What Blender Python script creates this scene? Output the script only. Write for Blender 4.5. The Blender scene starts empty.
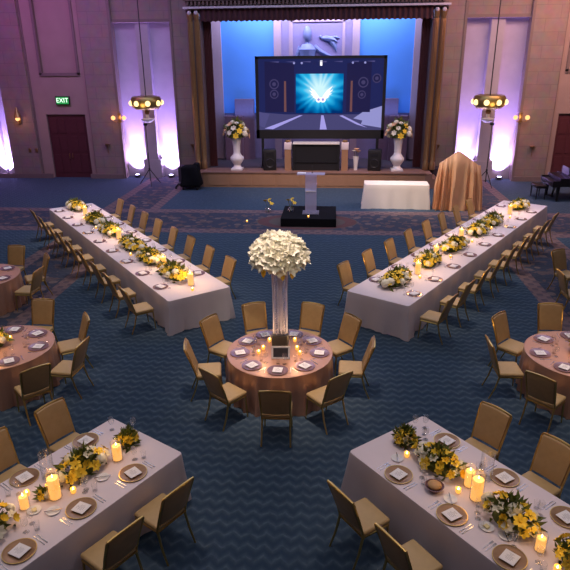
import bpy, bmesh, math, random
from mathutils import Vector, Matrix
R = math.radians
PI = math.pi
random.seed(7)
scene = bpy.context.scene
COL = scene.collection
CX = -0.9            # centre line of the ballroom
ORD = ['first', 'second', 'third', 'fourth', 'fifth', 'sixth', 'seventh', 'eighth', 'ninth', 'tenth', 'eleventh', 'twelfth']

# ------------------------------------------------------------------ materials
def new_mat(name):
    m = bpy.data.materials.new(name); m.use_nodes = True
    nt = m.node_tree
    return m, nt, nt.nodes['Principled BSDF']

def mat(name, col, rough=.6, metal=0., var=.12, scale=8., emit=None, estr=0., spec=.4, bump=0., bscale=40.):
    """principled surface with a soft procedural variation of its colour"""
    m, nt, b = new_mat(name)
    n = nt.nodes.new('ShaderNodeTexNoise'); n.inputs['Scale'].default_value = scale; n.inputs['Detail'].default_value = 3
    tc = nt.nodes.new('ShaderNodeTexCoord'); nt.links.new(tc.outputs['Object'], n.inputs['Vector'])
    mix = nt.nodes.new('ShaderNodeMix'); mix.data_type = 'RGBA'
    mix.inputs['A'].default_value = (*[c * (1 - var) for c in col], 1)
    mix.inputs['B'].default_value = (*[min(1, c * (1 + var)) for c in col], 1)
    nt.links.new(n.outputs['Fac'], mix.inputs['Factor'])
    nt.links.new(mix.outputs['Result'], b.inputs['Base Color'])
    b.inputs['Roughness'].default_value = rough; b.inputs['Metallic'].default_value = metal
    b.inputs['Specular IOR Level'].default_value = spec
    if emit:
        b.inputs['Emission Color'].default_value = (*emit, 1); b.inputs['Emission Strength'].default_value = estr
    if bump:
        n2 = nt.nodes.new('ShaderNodeTexNoise'); n2.inputs['Scale'].default_value = bscale
        nt.links.new(tc.outputs['Object'], n2.inputs['Vector'])
        bp = nt.nodes.new('ShaderNodeBump'); bp.inputs['Strength'].default_value = bump; bp.inputs['Distance'].default_value = .02
        nt.links.new(n2.outputs['Fac'], bp.inputs['Height']); nt.links.new(bp.outputs['Normal'], b.inputs['Normal'])
    return m

def glass_mat(name, tint=(1, 1, 1), base=.06, rough=.03):
    m, nt, b = new_mat(name); nt.nodes.remove(b)
    out = nt.nodes['Material Output']
    t = nt.nodes.new('ShaderNodeBsdfTransparent'); t.inputs['Color'].default_value = (*tint, 1)
    g = nt.nodes.new('ShaderNodeBsdfGlossy'); g.inputs['Roughness'].default_value = rough
    f = nt.nodes.new('ShaderNodeLayerWeight'); f.inputs['Blend'].default_value = .5
    pw = nt.nodes.new('ShaderNodeMath'); pw.operation = 'POWER'; pw.inputs[1].default_value = 4; nt.links.new(f.outputs['Facing'], pw.inputs[0])
    ml = nt.nodes.new('ShaderNodeMath'); ml.operation = 'MULTIPLY'; ml.inputs[1].default_value = .55; nt.links.new(pw.outputs[0], ml.inputs[0])
    a = nt.nodes.new('ShaderNodeMath'); a.operation = 'ADD'; a.inputs[1].default_value = base; a.use_clamp = True
    nt.links.new(ml.outputs[0], a.inputs[0])
    mx = nt.nodes.new('ShaderNodeMixShader')
    nt.links.new(a.outputs[0], mx.inputs['Fac']); nt.links.new(t.outputs[0], mx.inputs[1]); nt.links.new(g.outputs[0], mx.inputs[2])
    nt.links.new(mx.outputs[0], out.inputs['Surface'])
    return m

def frosted(name, amt=None):
    """clear glass, a pale lavender sheen painted in as diffuse colour"""
    m, nt, b = new_mat(name); nt.nodes.remove(b)
    t = nt.nodes.new('ShaderNodeBsdfTransparent'); d = nt.nodes.new('ShaderNodeBsdfTranslucent'); d.inputs['Color'].default_value = (.8, .76, .92, 1)
    e = nt.nodes.new('ShaderNodeBsdfDiffuse'); e.inputs['Color'].default_value = (.8, .76, .92, 1)
    a = nt.nodes.new('ShaderNodeMixShader'); nt.links.new(d.outputs[0], a.inputs[1]); nt.links.new(e.outputs[0], a.inputs[2])
    mx = nt.nodes.new('ShaderNodeMixShader'); lw = nt.nodes.new('ShaderNodeLayerWeight'); lw.inputs['Blend'].default_value = .35
    nt.links.new(lw.outputs['Facing'], mx.inputs['Fac'])
    if amt is not None: nt.links.remove(mx.inputs['Fac'].links[0]); mx.inputs['Fac'].default_value = amt
    nt.links.new(t.outputs[0], mx.inputs[1]); nt.links.new(a.outputs[0], mx.inputs[2])
    nt.links.new(mx.outputs[0], nt.nodes['Material Output'].inputs['Surface'])
    return m

class NX:
    """tiny node maths builder"""
    def __init__(s, nt): s.nt = nt
    def v(s, op, a, b=None, c=None):
        n = s.nt.nodes.new('ShaderNodeMath'); n.operation = op
        for i, x in enumerate((a, b, c)):
            if x is None: continue
            if isinstance(x, (int, float)): n.inputs[i].default_value = x
            else: s.nt.links.new(x, n.inputs[i])
        return n.outputs[0]
    def mix(s, f, a, b):
        n = s.nt.nodes.new('ShaderNodeMix'); n.data_type = 'RGBA'
        for k, x in (('Factor', f), ('A', a), ('B', b)):
            if isinstance(x, tuple): n.inputs[k].default_value = (*x, 1)
            elif isinstance(x, (int, float)): n.inputs[k].default_value = x
            else: s.nt.links.new(x, n.inputs[k])
        return n.outputs['Result']
    def within(s, x, c, h):          # 1 where |x-c|<h
        return s.v('LESS_THAN', s.v('ABSOLUTE', s.v('SUBTRACT', x, c)), h)

def carpet_mat():
    m, nt, b = new_mat('patterned_carpet'); X = NX(nt)
    tc = nt.nodes.new('ShaderNodeTexCoord'); sp = nt.nodes.new('ShaderNodeSeparateXYZ')
    nt.links.new(tc.outputs['Object'], sp.inputs[0]); x, y = sp.outputs[0], sp.outputs[1]
    nz = nt.nodes.new('ShaderNodeTexNoise'); nz.inputs['Scale'].default_value = 5; nz.inputs['Detail'].default_value = 4
    nt.links.new(tc.outputs['Object'], nz.inputs['Vector'])
    nb = nt.nodes.new('ShaderNodeTexNoise'); nb.inputs['Scale'].default_value = .5
    nt.links.new(tc.outputs['Object'], nb.inputs['Vector'])
    # zigzag rows
    tri = X.v('ABSOLUTE', X.v('SUBTRACT', X.v('FRACT', X.v('DIVIDE', x, .21)), .5))
    row = X.v('ADD', X.v('DIVIDE', y, .19), X.v('MULTIPLY', tri, .9))
    row = X.v('ADD', row, X.v('MULTIPLY', nz.outputs['Fac'], .5))
    w = X.v('PINGPONG', row, .5); w = X.v('MULTIPLY', w, 2)
    w = X.v('SMOOTH_MIN', X.v('MULTIPLY', w, w), 1.0, .2)
    nd = nt.nodes.new('ShaderNodeTexNoise'); nd.inputs['Scale'].default_value = 11; nt.links.new(tc.outputs['Object'], nd.inputs['Vector'])
    wd = X.v('MULTIPLY', w, X.v('ADD', -.12, X.v('MULTIPLY', nd.outputs['Fac'], 1.6)))
    blue = X.mix(wd, (.044, .072, .102), (.130, .180, .212))
    blue = X.mix(X.v('MULTIPLY', nb.outputs['Fac'], .35), blue, (.038, .078, .15))
    # border bands: one across in front of the stage, two running down the aisles
    band = X.within(y, 20.95, 1.65)
    bedge = X.v('MULTIPLY', band, X.v('GREATER_THAN', X.v('ABSOLUTE', X.v('SUBTRACT', y, 20.95)), 1.15))
    a1, a2 = X.within(x, -8.05, 1.15), X.within(x, 6.25, 1.15)
    al = X.v('MULTIPLY', X.v('MAXIMUM', a1, a2), X.v('SUBTRACT', 1, band))
    ae = X.v('MAXIMUM', X.v('GREATER_THAN', X.v('ABSOLUTE', X.v('SUBTRACT', x, -8.05)), .75), 0)
    ae2 = X.v('GREATER_THAN', X.v('ABSOLUTE', X.v('SUBTRACT', x, 6.25)), .75)
    aedge = X.v('MULTIPLY', al, X.v('MULTIPLY', ae, ae2))
    edge = X.v('MAXIMUM', bedge, aedge); core = X.v('MAXIMUM', band, al)
    vo = nt.nodes.new('ShaderNodeTexVoronoi'); vo.inputs['Scale'].default_value = 2.1; nt.links.new(tc.outputs['Object'], vo.inputs['Vector'])
    wv = nt.nodes.new('ShaderNodeTexNoise'); wv.inputs['Scale'].default_value = 3.2; wv.inputs['Detail'].default_value = 2; nt.links.new(tc.outputs['Object'], wv.inputs['Vector'])
    motif = X.mix(X.v('LESS_THAN', vo.outputs['Distance'], .27), (.06, .068, .095), (.19, .145, .135))
    motif = X.mix(X.v('MULTIPLY', X.v('GREATER_THAN', wv.outputs['Fac'], .56), .8), motif, (.16, .11, .10))
    # big red rosettes on the cross band
    def ring(cx, cy, r):
        dx = X.v('SUBTRACT', x, cx); dy = X.v('SUBTRACT', y, cy)
        return X.v('SQRT', X.v('ADD', X.v('MULTIPLY', X.v('MULTIPLY', dx, dx), .35), X.v('MULTIPLY', dy, dy)))
    for cx in (CX,):
        d = ring(cx, 20.95, 1)
        motif = X.mix(X.v('LESS_THAN', d, 1.1), motif, (.13, .105, .085))
        motif = X.mix(X.within(d, .95, .12), motif, (.15, .07, .065))
        motif = X.mix(X.within(d, .40, .12), motif, (.10, .095, .075))
    dots = X.v('GREATER_THAN', X.v('MULTIPLY', X.v('SINE', X.v('MULTIPLY', x, 17)), X.v('SINE', X.v('MULTIPLY', y, 17))), .25)
    edgec = X.mix(X.v('MULTIPLY', dots, .7), (.22, .145, .14), (.10, .08, .10))
    c = X.mix(core, blue, motif); c = X.mix(edge, c, edgec)
    c = X.mix(X.v('MULTIPLY', nz.outputs['Fac'], .3), c, (.015, .02, .04))
    nt.links.new(c, b.inputs['Base Color']); b.inputs['Roughness'].default_value = .95; b.inputs['Specular IOR Level'].default_value = .1
    bp = nt.nodes.new('ShaderNodeBump'); bp.inputs['Strength'].default_value = .25; bp.inputs['Distance'].default_value = .02
    nt.links.new(w, bp.inputs['Height']); nt.links.new(bp.outputs['Normal'], b.inputs['Normal'])
    return m

def stone_mat(name, c1, c2, mortar, sx=1.0):
    m, nt, b = new_mat(name)
    tc = nt.nodes.new('ShaderNodeTexCoord'); sp = nt.nodes.new('ShaderNodeSeparateXYZ'); cb = nt.nodes.new('ShaderNodeCombineXYZ')
    nt.links.new(tc.outputs['Object'], sp.inputs[0])
    ad = nt.nodes.new('ShaderNodeMath'); ad.operation = 'ADD'; nt.links.new(sp.outputs[0], ad.inputs[0]); nt.links.new(sp.outputs[1], ad.inputs[1])
    nt.links.new(ad.outputs[0], cb.inputs[0]); nt.links.new(sp.outputs[2], cb.inputs[1])
    br = nt.nodes.new('ShaderNodeTexBrick'); br.inputs['Scale'].default_value = 1
    br.inputs['Color1'].default_value = (*c1, 1); br.inputs['Color2'].default_value = (*c2, 1); br.inputs['Mortar'].default_value = (*mortar, 1)
    br.inputs['Brick Width'].default_value = 1.25 * sx; br.inputs['Row Height'].default_value = .55; br.inputs['Mortar Size'].default_value = .012
    nt.links.new(cb.outputs[0], br.inputs['Vector'])
    n = nt.nodes.new('ShaderNodeTexNoise'); n.inputs['Scale'].default_value = 2.5; n.inputs['Detail'].default_value = 5
    nt.links.new(tc.outputs['Object'], n.inputs['Vector'])
    mx = nt.nodes.new('ShaderNodeMix'); mx.data_type = 'RGBA'; mx.blend_type = 'MULTIPLY'; mx.inputs['Factor'].default_value = .5
    nt.links.new(br.outputs['Color'], mx.inputs['A']); nt.links.new(n.outputs['Color'], mx.inputs['B'])
    nt.links.new(mx.outputs['Result'], b.inputs['Base Color']); b.inputs['Roughness'].default_value = .8
    return m

def starburst_mat(name, cx, cz):
    """the glowing cyan picture shown on the projection screen"""
    m, nt, b = new_mat(name); X = NX(nt); nt.nodes.remove(b)
    tc = nt.nodes.new('ShaderNodeTexCoord'); sp = nt.nodes.new('ShaderNodeSeparateXYZ'); nt.links.new(tc.outputs['Object'], sp.inputs[0])
    dx = X.v('SUBTRACT', sp.outputs[0], cx); dz = X.v('SUBTRACT', sp.outputs[2], cz)
    d = X.v('SQRT', X.v('ADD', X.v('MULTIPLY', dx, dx), X.v('MULTIPLY', dz, dz)))
    ang = X.v('ARCTAN2', dz, dx)
    ray = X.v('ADD', X.v('MULTIPLY', X.v('SINE', X.v('ADD', X.v('MULTIPLY', ang, 17), X.v('MULTIPLY', X.v('SINE', X.v('MULTIPLY', ang, 5)), 1.5))), .5), .5)
    g = X.v('SUBTRACT', 1.16, X.v('MULTIPLY', d, .80)); g = X.v('ADD', g, X.v('MULTIPLY', X.v('SUBTRACT', ray, .5), X.v('MULTIPLY', d, .2)))
    g = X.v('ADD', g, X.v('MULTIPLY', dz, .30))
    r = nt.nodes.new('ShaderNodeValToRGB'); e = r.color_ramp.elements
    e[0].position = .0; e[0].color = (.0, .03, .16, 1); e[1].position = 1; e[1].color = (.65, .95, 1, 1)
    k = e.new(.35); k.color = (.0, .19, .50, 1); k = e.new(.65); k.color = (.03, .50, .85, 1)
    nt.links.new(g, r.inputs[0])
    em = nt.nodes.new('ShaderNodeEmission'); em.inputs['Strength'].default_value = .95; nt.links.new(r.outputs[0], em.inputs['Color'])
    nt.links.new(em.outputs[0], nt.nodes['Material Output'].inputs['Surface'])
    return m

def emis(name, col, s):
    m, nt, b = new_mat(name)
    b.inputs['Base Color'].default_value = (*[c * .1 for c in col], 1); b.inputs['Roughness'].default_value = .5; b.inputs['Specular IOR Level'].default_value = .1
    b.inputs['Emission Color'].default_value = (*col, 1); b.inputs['Emission Strength'].default_value = s
    return m

M = dict(
    carpet=carpet_mat(),
    stone=stone_mat('stone_block_wall', (.37, .26, .235), (.34, .24, .22), (.28, .20, .185)),
    panel=mat('plaster_wall_panel', (.37, .255, .22), .8, scale=1.5),
    niche=mat('niche_plaster', (.42, .36, .40), .85, scale=2),
    frame=mat('wall_moulding', (.20, .14, .13), .7),
    ceiling=mat('ceiling_plaster', (.30, .25, .24), .9),
    stagewood=mat('stage_wood', (.36, .20, .11), .5, scale=3),
    stagedark=mat('stage_floor_carpet', (.05, .035, .05), .9),
    stagerim=mat('stage_edge_trim', (.25, .14, .10), .5),
    bronze=mat('bronze_moulding', (.42, .25, .12), .3, .8), dentil=mat('dark_dentil_bronze', (.12, .07, .06), .5, .3), ledge=mat('pale_ledge', (.50, .42, .46), .4),
    valance=mat('dark_maroon_fabric', (.055, .016, .020), .85),
    curtain=mat('red_brown_curtain', (.13, .035, .035), .7),
    bdblue=mat('blue_stage_panel', (.10, .30, .80), .8, var=.05, scale=1),
    bdpurple=mat('lilac_stage_wall', (.33, .26, .46), .8, var=.06),
    bdpink=mat('pink_stage_pilaster', (.46, .31, .38), .8, var=.06),
    bdblock=mat('stepped_block', (.20, .11, .17), .8),
    relief=mat('relief_stone', (.20, .22, .42), .6, var=.08), reliefbg=mat('relief_ground_stone', (.27, .21, .40), .8, var=.08),
    door=mat('dark_red_door', (.10, .026, .032), .45),
    black=mat('black_paint', (.012, .012, .014), .5),
    blackcloth=mat('black_cloth', (.010, .010, .012), .95, spec=.1),
    blackgloss=mat('black_lacquer', (.008, .007, .008), .3),
    darkmetal=mat('dark_metal', (.03, .03, .035), .4, .5),
    white=mat('white_ceramic', (.80, .77, .76), .35, var=.04),
    cloth=mat('white_table_linen', (.76, .65, .66), .85, var=.04, scale=3, spec=.2),
    whitecloth=mat('white_linen_side_table', (.80, .70, .62), .85, var=.04, scale=3, spec=.2),
    satin=mat('rose_gold_satin', (.58, .31, .205), .32, .25, var=.12, scale=3),
    drape=mat('gold_drape', (.78, .44, .235), .45, .1, var=.1, scale=3),
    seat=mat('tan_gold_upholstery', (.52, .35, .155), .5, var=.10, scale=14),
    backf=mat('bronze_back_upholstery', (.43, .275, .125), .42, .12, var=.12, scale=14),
    gold=mat('gold_metal', (.70, .47, .15), .28, .95, var=.08),
    oldgold=mat('old_gold_lamp', (.34, .25, .08), .4, .8, var=.2),
    charger=mat('copper_charger', (.34, .19, .10), .28, .6, var=.15, scale=20),
    mauve=mat('mauve_charger', (.33, .20, .215), .25, .45, var=.12, scale=20),
    card=mat('white_card', (.84, .79, .77), .7, var=.03),
    ink=mat('grey_ink', (.35, .32, .33), .8),
    silver=mat('silver_cutlery', (.55, .52, .52), .25, .95),
    napkin=mat('pale_napkin', (.80, .74, .74), .85, var=.05),
    bread=mat('bread_crust', (.52, .30, .13), .7, var=.3, scale=25),
    butter=mat('butter', (.80, .68, .35), .5),
    glass=glass_mat('clear_glass', base=.085),
    vaseglass=frosted('tall_vase_glass'),  # lavender glow of the vase is put into its diffuse colour
    acrylic=frosted('clear_acrylic', .45),
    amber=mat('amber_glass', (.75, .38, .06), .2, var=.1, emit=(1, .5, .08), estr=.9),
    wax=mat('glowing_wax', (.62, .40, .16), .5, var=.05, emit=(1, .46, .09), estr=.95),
    flame=emis('candle_flame', (1, .72, .28), 14),
    bulb=emis('warm_bulb', (1, .70, .28), 2.2),
    sconce=emis('sconce_glow', (1, .42, .15), 2),
    lens=emis('uplight_lens', (.62, .55, 1), 16),
    exitg=emis('exit_green', (.03, .42, .10), .7),
    exitw=emis('exit_letters', (.75, 1, .8), 1.6),
    yellow=mat('yellow_petals', (.95, .60, .04), .6, var=.2, scale=15),
    pale=mat('cream_petals', (.80, .74, .56), .65, var=.1, scale=15),
    orchid=mat('white_petals', (.95, .90, .74), .6, var=.06, scale=10),
    peach=mat('peach_petals', (.80, .48, .28), .6, var=.15),
    leaf=mat('green_leaves', (.12, .15, .03), .55, var=.45, scale=18),
    stem=mat('pale_stems', (.70, .66, .78), .6, var=.2),
    mirror=mat('dark_mirror_glass', (.055, .052, .058), .35),
    photo=mat('dark_photograph', (.05, .05, .06), .4, var=.6, scale=12),
    ivory=mat('ivory_keys', (.75, .72, .65), .4),
    s_dark=emis('screen_dark', (.012, .016, .085), 1), s_floor=emis('screen_floor', (.055, .052, .15), 1),
    s_line=emis('screen_line', (.33, .30, .70), 1), s_wall=emis('screen_wall', (.012, .011, .055), 1),
    s_orange=emis('screen_orange', (.14, .06, .065), 1), s_ring=emis('screen_ring', (.05, .042, .12), 1),
    s_white=emis('screen_white', (.95, .93, 1), 1.1), s_grey=emis('screen_grey', (.26, .26, .55), 1),
    s_haze=emis('screen_haze', (.07, .065, .19), 1),
    s_burst=starburst_mat('screen_starburst', -0.03, 0.24),
)

# ------------------------------------------------------------------ mesh builder
class MB:
    def __init__(s): s.v = []; s.f = []; s.m = []; s.sm = []
    def add(s, vs, fs, mi=0, smooth=False, mtx=None):
        o = len(s.v)
        s.v += [tuple(mtx @ Vector(p)) if mtx else tuple(p) for p in vs]
        for f in fs: s.f.append([i + o for i in f]); s.m.append(mi); s.sm.append(smooth)
        return s
    def box(s, x0, x1, y0, y1, z0, z1, mi=0, mtx=None):
        vs = [(x, y, z) for z in (z0, z1) for y in (y0, y1) for x in (x0, x1)]
        return s.add(vs, [(0, 2, 3, 1), (4, 5, 7, 6), (0, 1, 5, 4), (2, 6, 7, 3), (0, 4, 6, 2), (1, 3, 7, 5)], mi, False, mtx)
    def rbox(s, x0, x1, y0, y1, z0, z1, bev=.02, seg=2, mi=0, mtx=None, fn=None):
        bm = bmesh.new(); bmesh.ops.create_cube(bm, size=1)
        for v in bm.verts:
            v.co = Vector((x0 + (v.co.x + .5) * (x1 - x0), y0 + (v.co.y + .5) * (y1 - y0), z0 + (v.co.z + .5) * (z1 - z0)))
        bmesh.ops.bevel(bm, geom=bm.edges[:], offset=bev, segments=seg, profile=.5, affect='EDGES')
        if fn:
            bmesh.ops.subdivide_edges(bm, edges=[e for e in bm.edges if e.calc_length() > .1], cuts=2, use_grid_fill=True)
            for v in bm.verts: v.co = Vector(fn(v.co))
        bm.verts.index_update()
        s.add([v.co.copy() for v in bm.verts], [[v.index for v in f.verts] for f in bm.faces], mi, True, mtx); bm.free(); return s
    def tube(s, pts, r, n=6, mi=0, mtx=None, closed=False):
        pts = [Vector(p) for p in pts]; N = len(pts); rs = r if isinstance(r, (list, tuple)) else [r] * N
        vs, fs = [], []; up = None
        for i, p in enumerate(pts):
            a = pts[(i - 1) % N] if (closed or i) else p; b = pts[(i + 1) % N] if (closed or i < N - 1) else p
            t = (b - a).normalized()
            if up is None: up = t.orthogonal().normalized()
            u = (up - t * up.dot(t));
            if u.length < 1e-4: u = t.orthogonal()
            u.normalize(); up = u; w = t.cross(u)
            for k in range(n):
                q = 2 * PI * k / n; vs.append(p + (u * math.cos(q) + w * math.sin(q)) * rs[i])
        for i in range(N if closed else N - 1):
            j = (i + 1) % N
            for k in range(n):
                fs.append((i * n + k, i * n + (k + 1) % n, j * n + (k + 1) % n, j * n + k))
        if not closed: fs += [tuple(range(n))[::-1], tuple((N - 1) * n + k for k in range(n))]
        return s.add(vs, fs, mi, True, mtx)
    def lathe(s, prof, n=20, mi=0, mtx=None, cap=True):
        vs, fs = [], []
        for r, z in prof:
            for k in range(n):
                q = 2 * PI * k / n; vs.append((r * math.cos(q), r * math.sin(q), z))
        for i in range(len(prof) - 1):
            for k in range(n): fs.append((i * n + k, i * n + (k + 1) % n, (i + 1) * n + (k + 1) % n, (i + 1) * n + k))
        if cap: fs += [tuple(range(n))[::-1], tuple((len(prof) - 1) * n + k for k in range(n))]
        return s.add(vs, fs, mi, True, mtx)
    def prism(s, poly, z0, z1, mi=0, mtx=None):
        n = len(poly); vs = [(x, y, z0) for x, y in poly] + [(x, y, z1) for x, y in poly]
        return s.add(vs, [tuple(range(n))[::-1], tuple(range(n, 2 * n))] + [(i, (i + 1) % n, n + (i + 1) % n, n + i) for i in range(n)], mi, False, mtx)
    def ball(s, c, r, n=10, mi=0, sq=1., mtx=None):
        prof = [(max(.0005, r * math.sin(PI * i / n)), -r * sq * math.cos(PI * i / n)) for i in range(n + 1)]
        t = Matrix.Translation(c); return s.lathe(prof, n + 2, mi, (mtx @ t) if mtx else t)
    def poly(s, pts, mi=0): return s.add(pts, [tuple(range(len(pts)))], mi)
    def mesh(s, name, *mats):
        me = bpy.data.meshes.new(name); me.from_pydata(s.v, [], s.f)
        for m in mats: me.materials.append(m)
        me.polygons.foreach_set('material_index', s.m); me.polygons.foreach_set('use_smooth', s.sm)
        me.validate(); me.update()
        if any(s.sm) and hasattr(me, 'set_sharp_from_angle'): me.set_sharp_from_angle(angle=R(42))
        return me

# ------------------------------------------------------------------ object helpers
LABELS = {}
def tag(o, label, cat, group=None):
    o['label'] = label; o['category'] = cat
    if group: o['group'] = group
    LABELS.setdefault(label, []).append(o.name)
    return o
def obj(name, me, parent=None, loc=(0, 0, 0), rot=(0, 0, 0), sc=None):
    o = bpy.data.objects.new(name, me); COL.objects.link(o); o.location = loc; o.rotation_euler = rot
    if sc is not None: o.scale = (sc, sc, sc) if isinstance(sc, (int, float)) else sc
    if parent: o.parent = parent
    return o
def thing(name, label, cat, loc, rz=0, parts=(), group=None):
    """an Empty at the base of the thing; parts = [(name, mesh[, loc[, rot[, subparts]]])]"""
    e = bpy.data.objects.new(name, None); COL.objects.link(e); e.empty_display_size = .1
    e.location = loc; e.rotation_euler = (0, 0, rz); tag(e, label, cat, group)
    put(parts, e); return e
def put(parts, par):
    for p in parts:
        o = obj(p[0], p[1], par, p[2] if len(p) > 2 else (0, 0, 0), p[3] if len(p) > 3 else (0, 0, 0))
        if len(p) > 4: put(p[4], o)
def one(name, me, label, cat, loc, rz=0, group=None, sc=None):
    return tag(obj(name, me, None, loc, (0, 0, rz), sc), label, cat, group)
def struct(name, me, parent=None, loc=(0, 0, 0)):
    o = obj(name, me, parent, loc)
    if not parent: o['kind'] = 'structure'
    return o

# ------------------------------------------------------------------ the room
struct('floor', MB().box(-22, 20, -4, 33, -.1, 0).mesh('floor', M['carpet']))
struct('ceiling', MB().box(-22, 20, -4, 33, 11, 11.2).mesh('ceiling', M['ceiling']))
struct('wall_left', MB().box(-22.2, -22, -4, 33, 0, 11).mesh('wall_left', M['panel']))
struct('wall_right', MB().box(20, 20.2, -4, 33, 0, 11).mesh('wall_right', M['panel']))
struct('wall_rear', MB().box(-22, 20, -4.2, -4, 0, 11).mesh('wall_rear', M['panel']))
# front wall: a solid back plane with the stage opening, and slabs that stand proud of it
OW = 5.0   # half width of the proscenium opening wall gap
w = MB()
w.box(-22, CX - OW, 29.6, 29.9, 0, 11).box(CX + OW, 20, 29.6, 29.9, 0, 11)
struct('wall_back', w.mesh('wall_back', M['niche']))
s = MB(); p = MB(); fr = MB(); pn = MB()
for sg in (-1, 1):
    def b(mb, o0, o1, y0, y1, z0, z1):
        a, c = sorted((CX + sg * o0, CX + sg * o1)); mb.box(a, c, y0, y1, z0, z1)
    b(s, 5.0, 6.65, 29.0, 29.6, 0, 11)           # strip beside the stage
    b(s, 6.65, 9.55, 29.15, 29.6, 7.35, 11)      # above the niches
    b(s, 9.55, 11.0, 28.95, 29.6, 0, 11)         # stone pilaster
    b(s, 13.9, 15.3, 28.9, 29.6, 0, 11)
    b(s, 17.4, 20.9 if sg > 0 else 21.1, 28.9, 29.6, 0, 11)
    # plaster door bay with a framed upper panel
    b(pn, 11.0, 11.3, 29.1, 29.6, 0, 11); b(pn, 13.3, 13.9, 29.1, 29.6, 0, 11)
    b(pn, 11.3, 13.3, 29.1, 29.6, 3.12, 5.0); b(pn, 11.3, 13.3, 29.25, 29.6, 5.0, 8.9); b(pn, 11.3, 13.3, 29.1, 29.6, 8.9, 11)
    for q in ((11.3, 11.42, 4.95, 8.9), (13.18, 13.3, 4.95, 8.9), (11.3, 13.3, 4.9, 5.05), (10.98, 11.06, 0, 11), (13.82, 13.98, 0, 11)):
        b(fr, q[0], q[1], 29.04, 29.3, q[2], q[3])
    b(fr, 6.6, 6.72, 28.96, 29.2, 0, 11); b(fr, 9.48, 9.6, 28.92, 29.2, 0, 11)
    b(fr, 6.72, 9.48, 29.08, 29.3, 7.22, 7.36)
    b(p, 7.85, 8.45, 29.25, 29.6, 0, 11); b(p, 7.7, 8.6, 29.2, 29.6, 0, .9)
    for k in range(4): b(p, 15.45 + k * .48, 15.8 + k * .48, 29.3, 29.6, 0, 11)
struct('trim_1', s.mesh('stone_pilasters', M['stone'])); struct('trim_2', pn.mesh('door_bays', M['panel']))
struct('trim_3', fr.mesh('wall_frames', M['frame'])); struct('trim_4', p.mesh('niche_columns', M['niche']))
bb = MB()
for a, c in ((-20.9, -14.2), (-12.2, -10.45), (-7.5, -5.9), (4.1, 5.75), (8.65, 10.4), (12.4, 19.9)): bb.box(a, c, 28.86, 28.95, 0, .22)
struct('baseboard_back', bb.mesh('baseboard', M['frame']))
# double doors
dm = MB(); dm.box(-1, 0, 0, .07, 0, 3.1)
leafm = MB()
leafm.box(-.98, .0, 0, .06, 0, 3.08)
for z0, z1 in ((.25, 1.15), (1.3, 2.05), (2.2, 2.9)):
    for x0 in (-.87, -.45): leafm.box(x0, x0 + .33, -.025, 0, z0, z1)
leaf_me = leafm.mesh('door_leaf', M['door'])
jamb_me = MB().box(-1.06, -.98, -.06, .12, 0, 3.12).box(.98, 1.06, -.06, .12, 0, 3.12).box(-1.06, 1.06, -.06, .12, 3.08, 3.18).mesh('door_frame', M['frame'])
hand_me = MB().tube([(0, -.02, .95), (0, -.07, .97), (0, -.07, 1.2), (0, -.02, 1.22)], .015).mesh('door_handle', M['bronze'])
for i, sg in enumerate((-1, 1)):
    e = bpy.data.objects.new('door_%d' % (i + 1), None); COL.objects.link(e); e.location = (CX + sg * 12.3, 29.2, 0); e['kind'] = 'structure'
    put([('door_frame', jamb_me), ('door_leaf', leaf_me, (0, 0, 0), (0, 0, 0), [('door_handle', hand_me, (-.08, 0, 0))]),
         ('door_leaf', leaf_me, (.98, 0, 0), (0, 0, 0), [('door_handle', hand_me, (-.90, 0, 0))])], e)

# ------------------------------------------------------------------ proscenium, stage, backdrop
st = MB(); st.box(CX - 6.6, CX + 6.6, 28.2, 32, 0, .7, 1); st.box(CX - 5.1, CX + 5.1, 27.0, 28.2, 0, .66, 0); st.box(CX - 5.14, CX + 5.14, 26.96, 28.2, .66, .7, 2)
for k in range(9):
    x = CX - 4.9 + k * 1.09; st.box(x, x + .96, 26.975, 27.0, .1, .58, 0)
for sg in (-1, 1):
    for k in range(3):
        a, c = sorted((CX + sg * 5.1, CX + sg * (5.95 - .27 * k))); st.box(a, c, 27.0, 28.2, .22 * k, .22 * (k + 1), 2)
struct('trim_5', st.mesh('stage', M['stagewood'], M['stagedark'], M['stagerim']))
pr = MB(); orn = MB()
for sg in (-1, 1):
    def b2(mb, o0, o1, y0, y1, z0, z1):
        a, c = sorted((CX + sg * o0, CX + sg * o1)); mb.box(a, c, y0, y1, z0, z1)
    b2(pr, 5.08, 5.7, 28.05, 29.6, .7, 7.6)
    for o in (5.22, 5.52):
        x = CX + sg * o
        prof = [(.14, .7), (.14, 1.0), (.11, 1.05), (.10, 7.2), (.13, 7.3), (.14, 7.5)]
        orn.lathe(prof, 10, 0, Matrix.Translation((x, 28.0, 0)))
        for k in range(10):
            q = 2 * PI * k / 10; orn.tube([(x + .105 * math.cos(q), 28 + .105 * math.sin(q), 1.1), (x + .097 * math.cos(q), 28 + .097 * math.sin(q), 7.15)], .02, 5)
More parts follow.
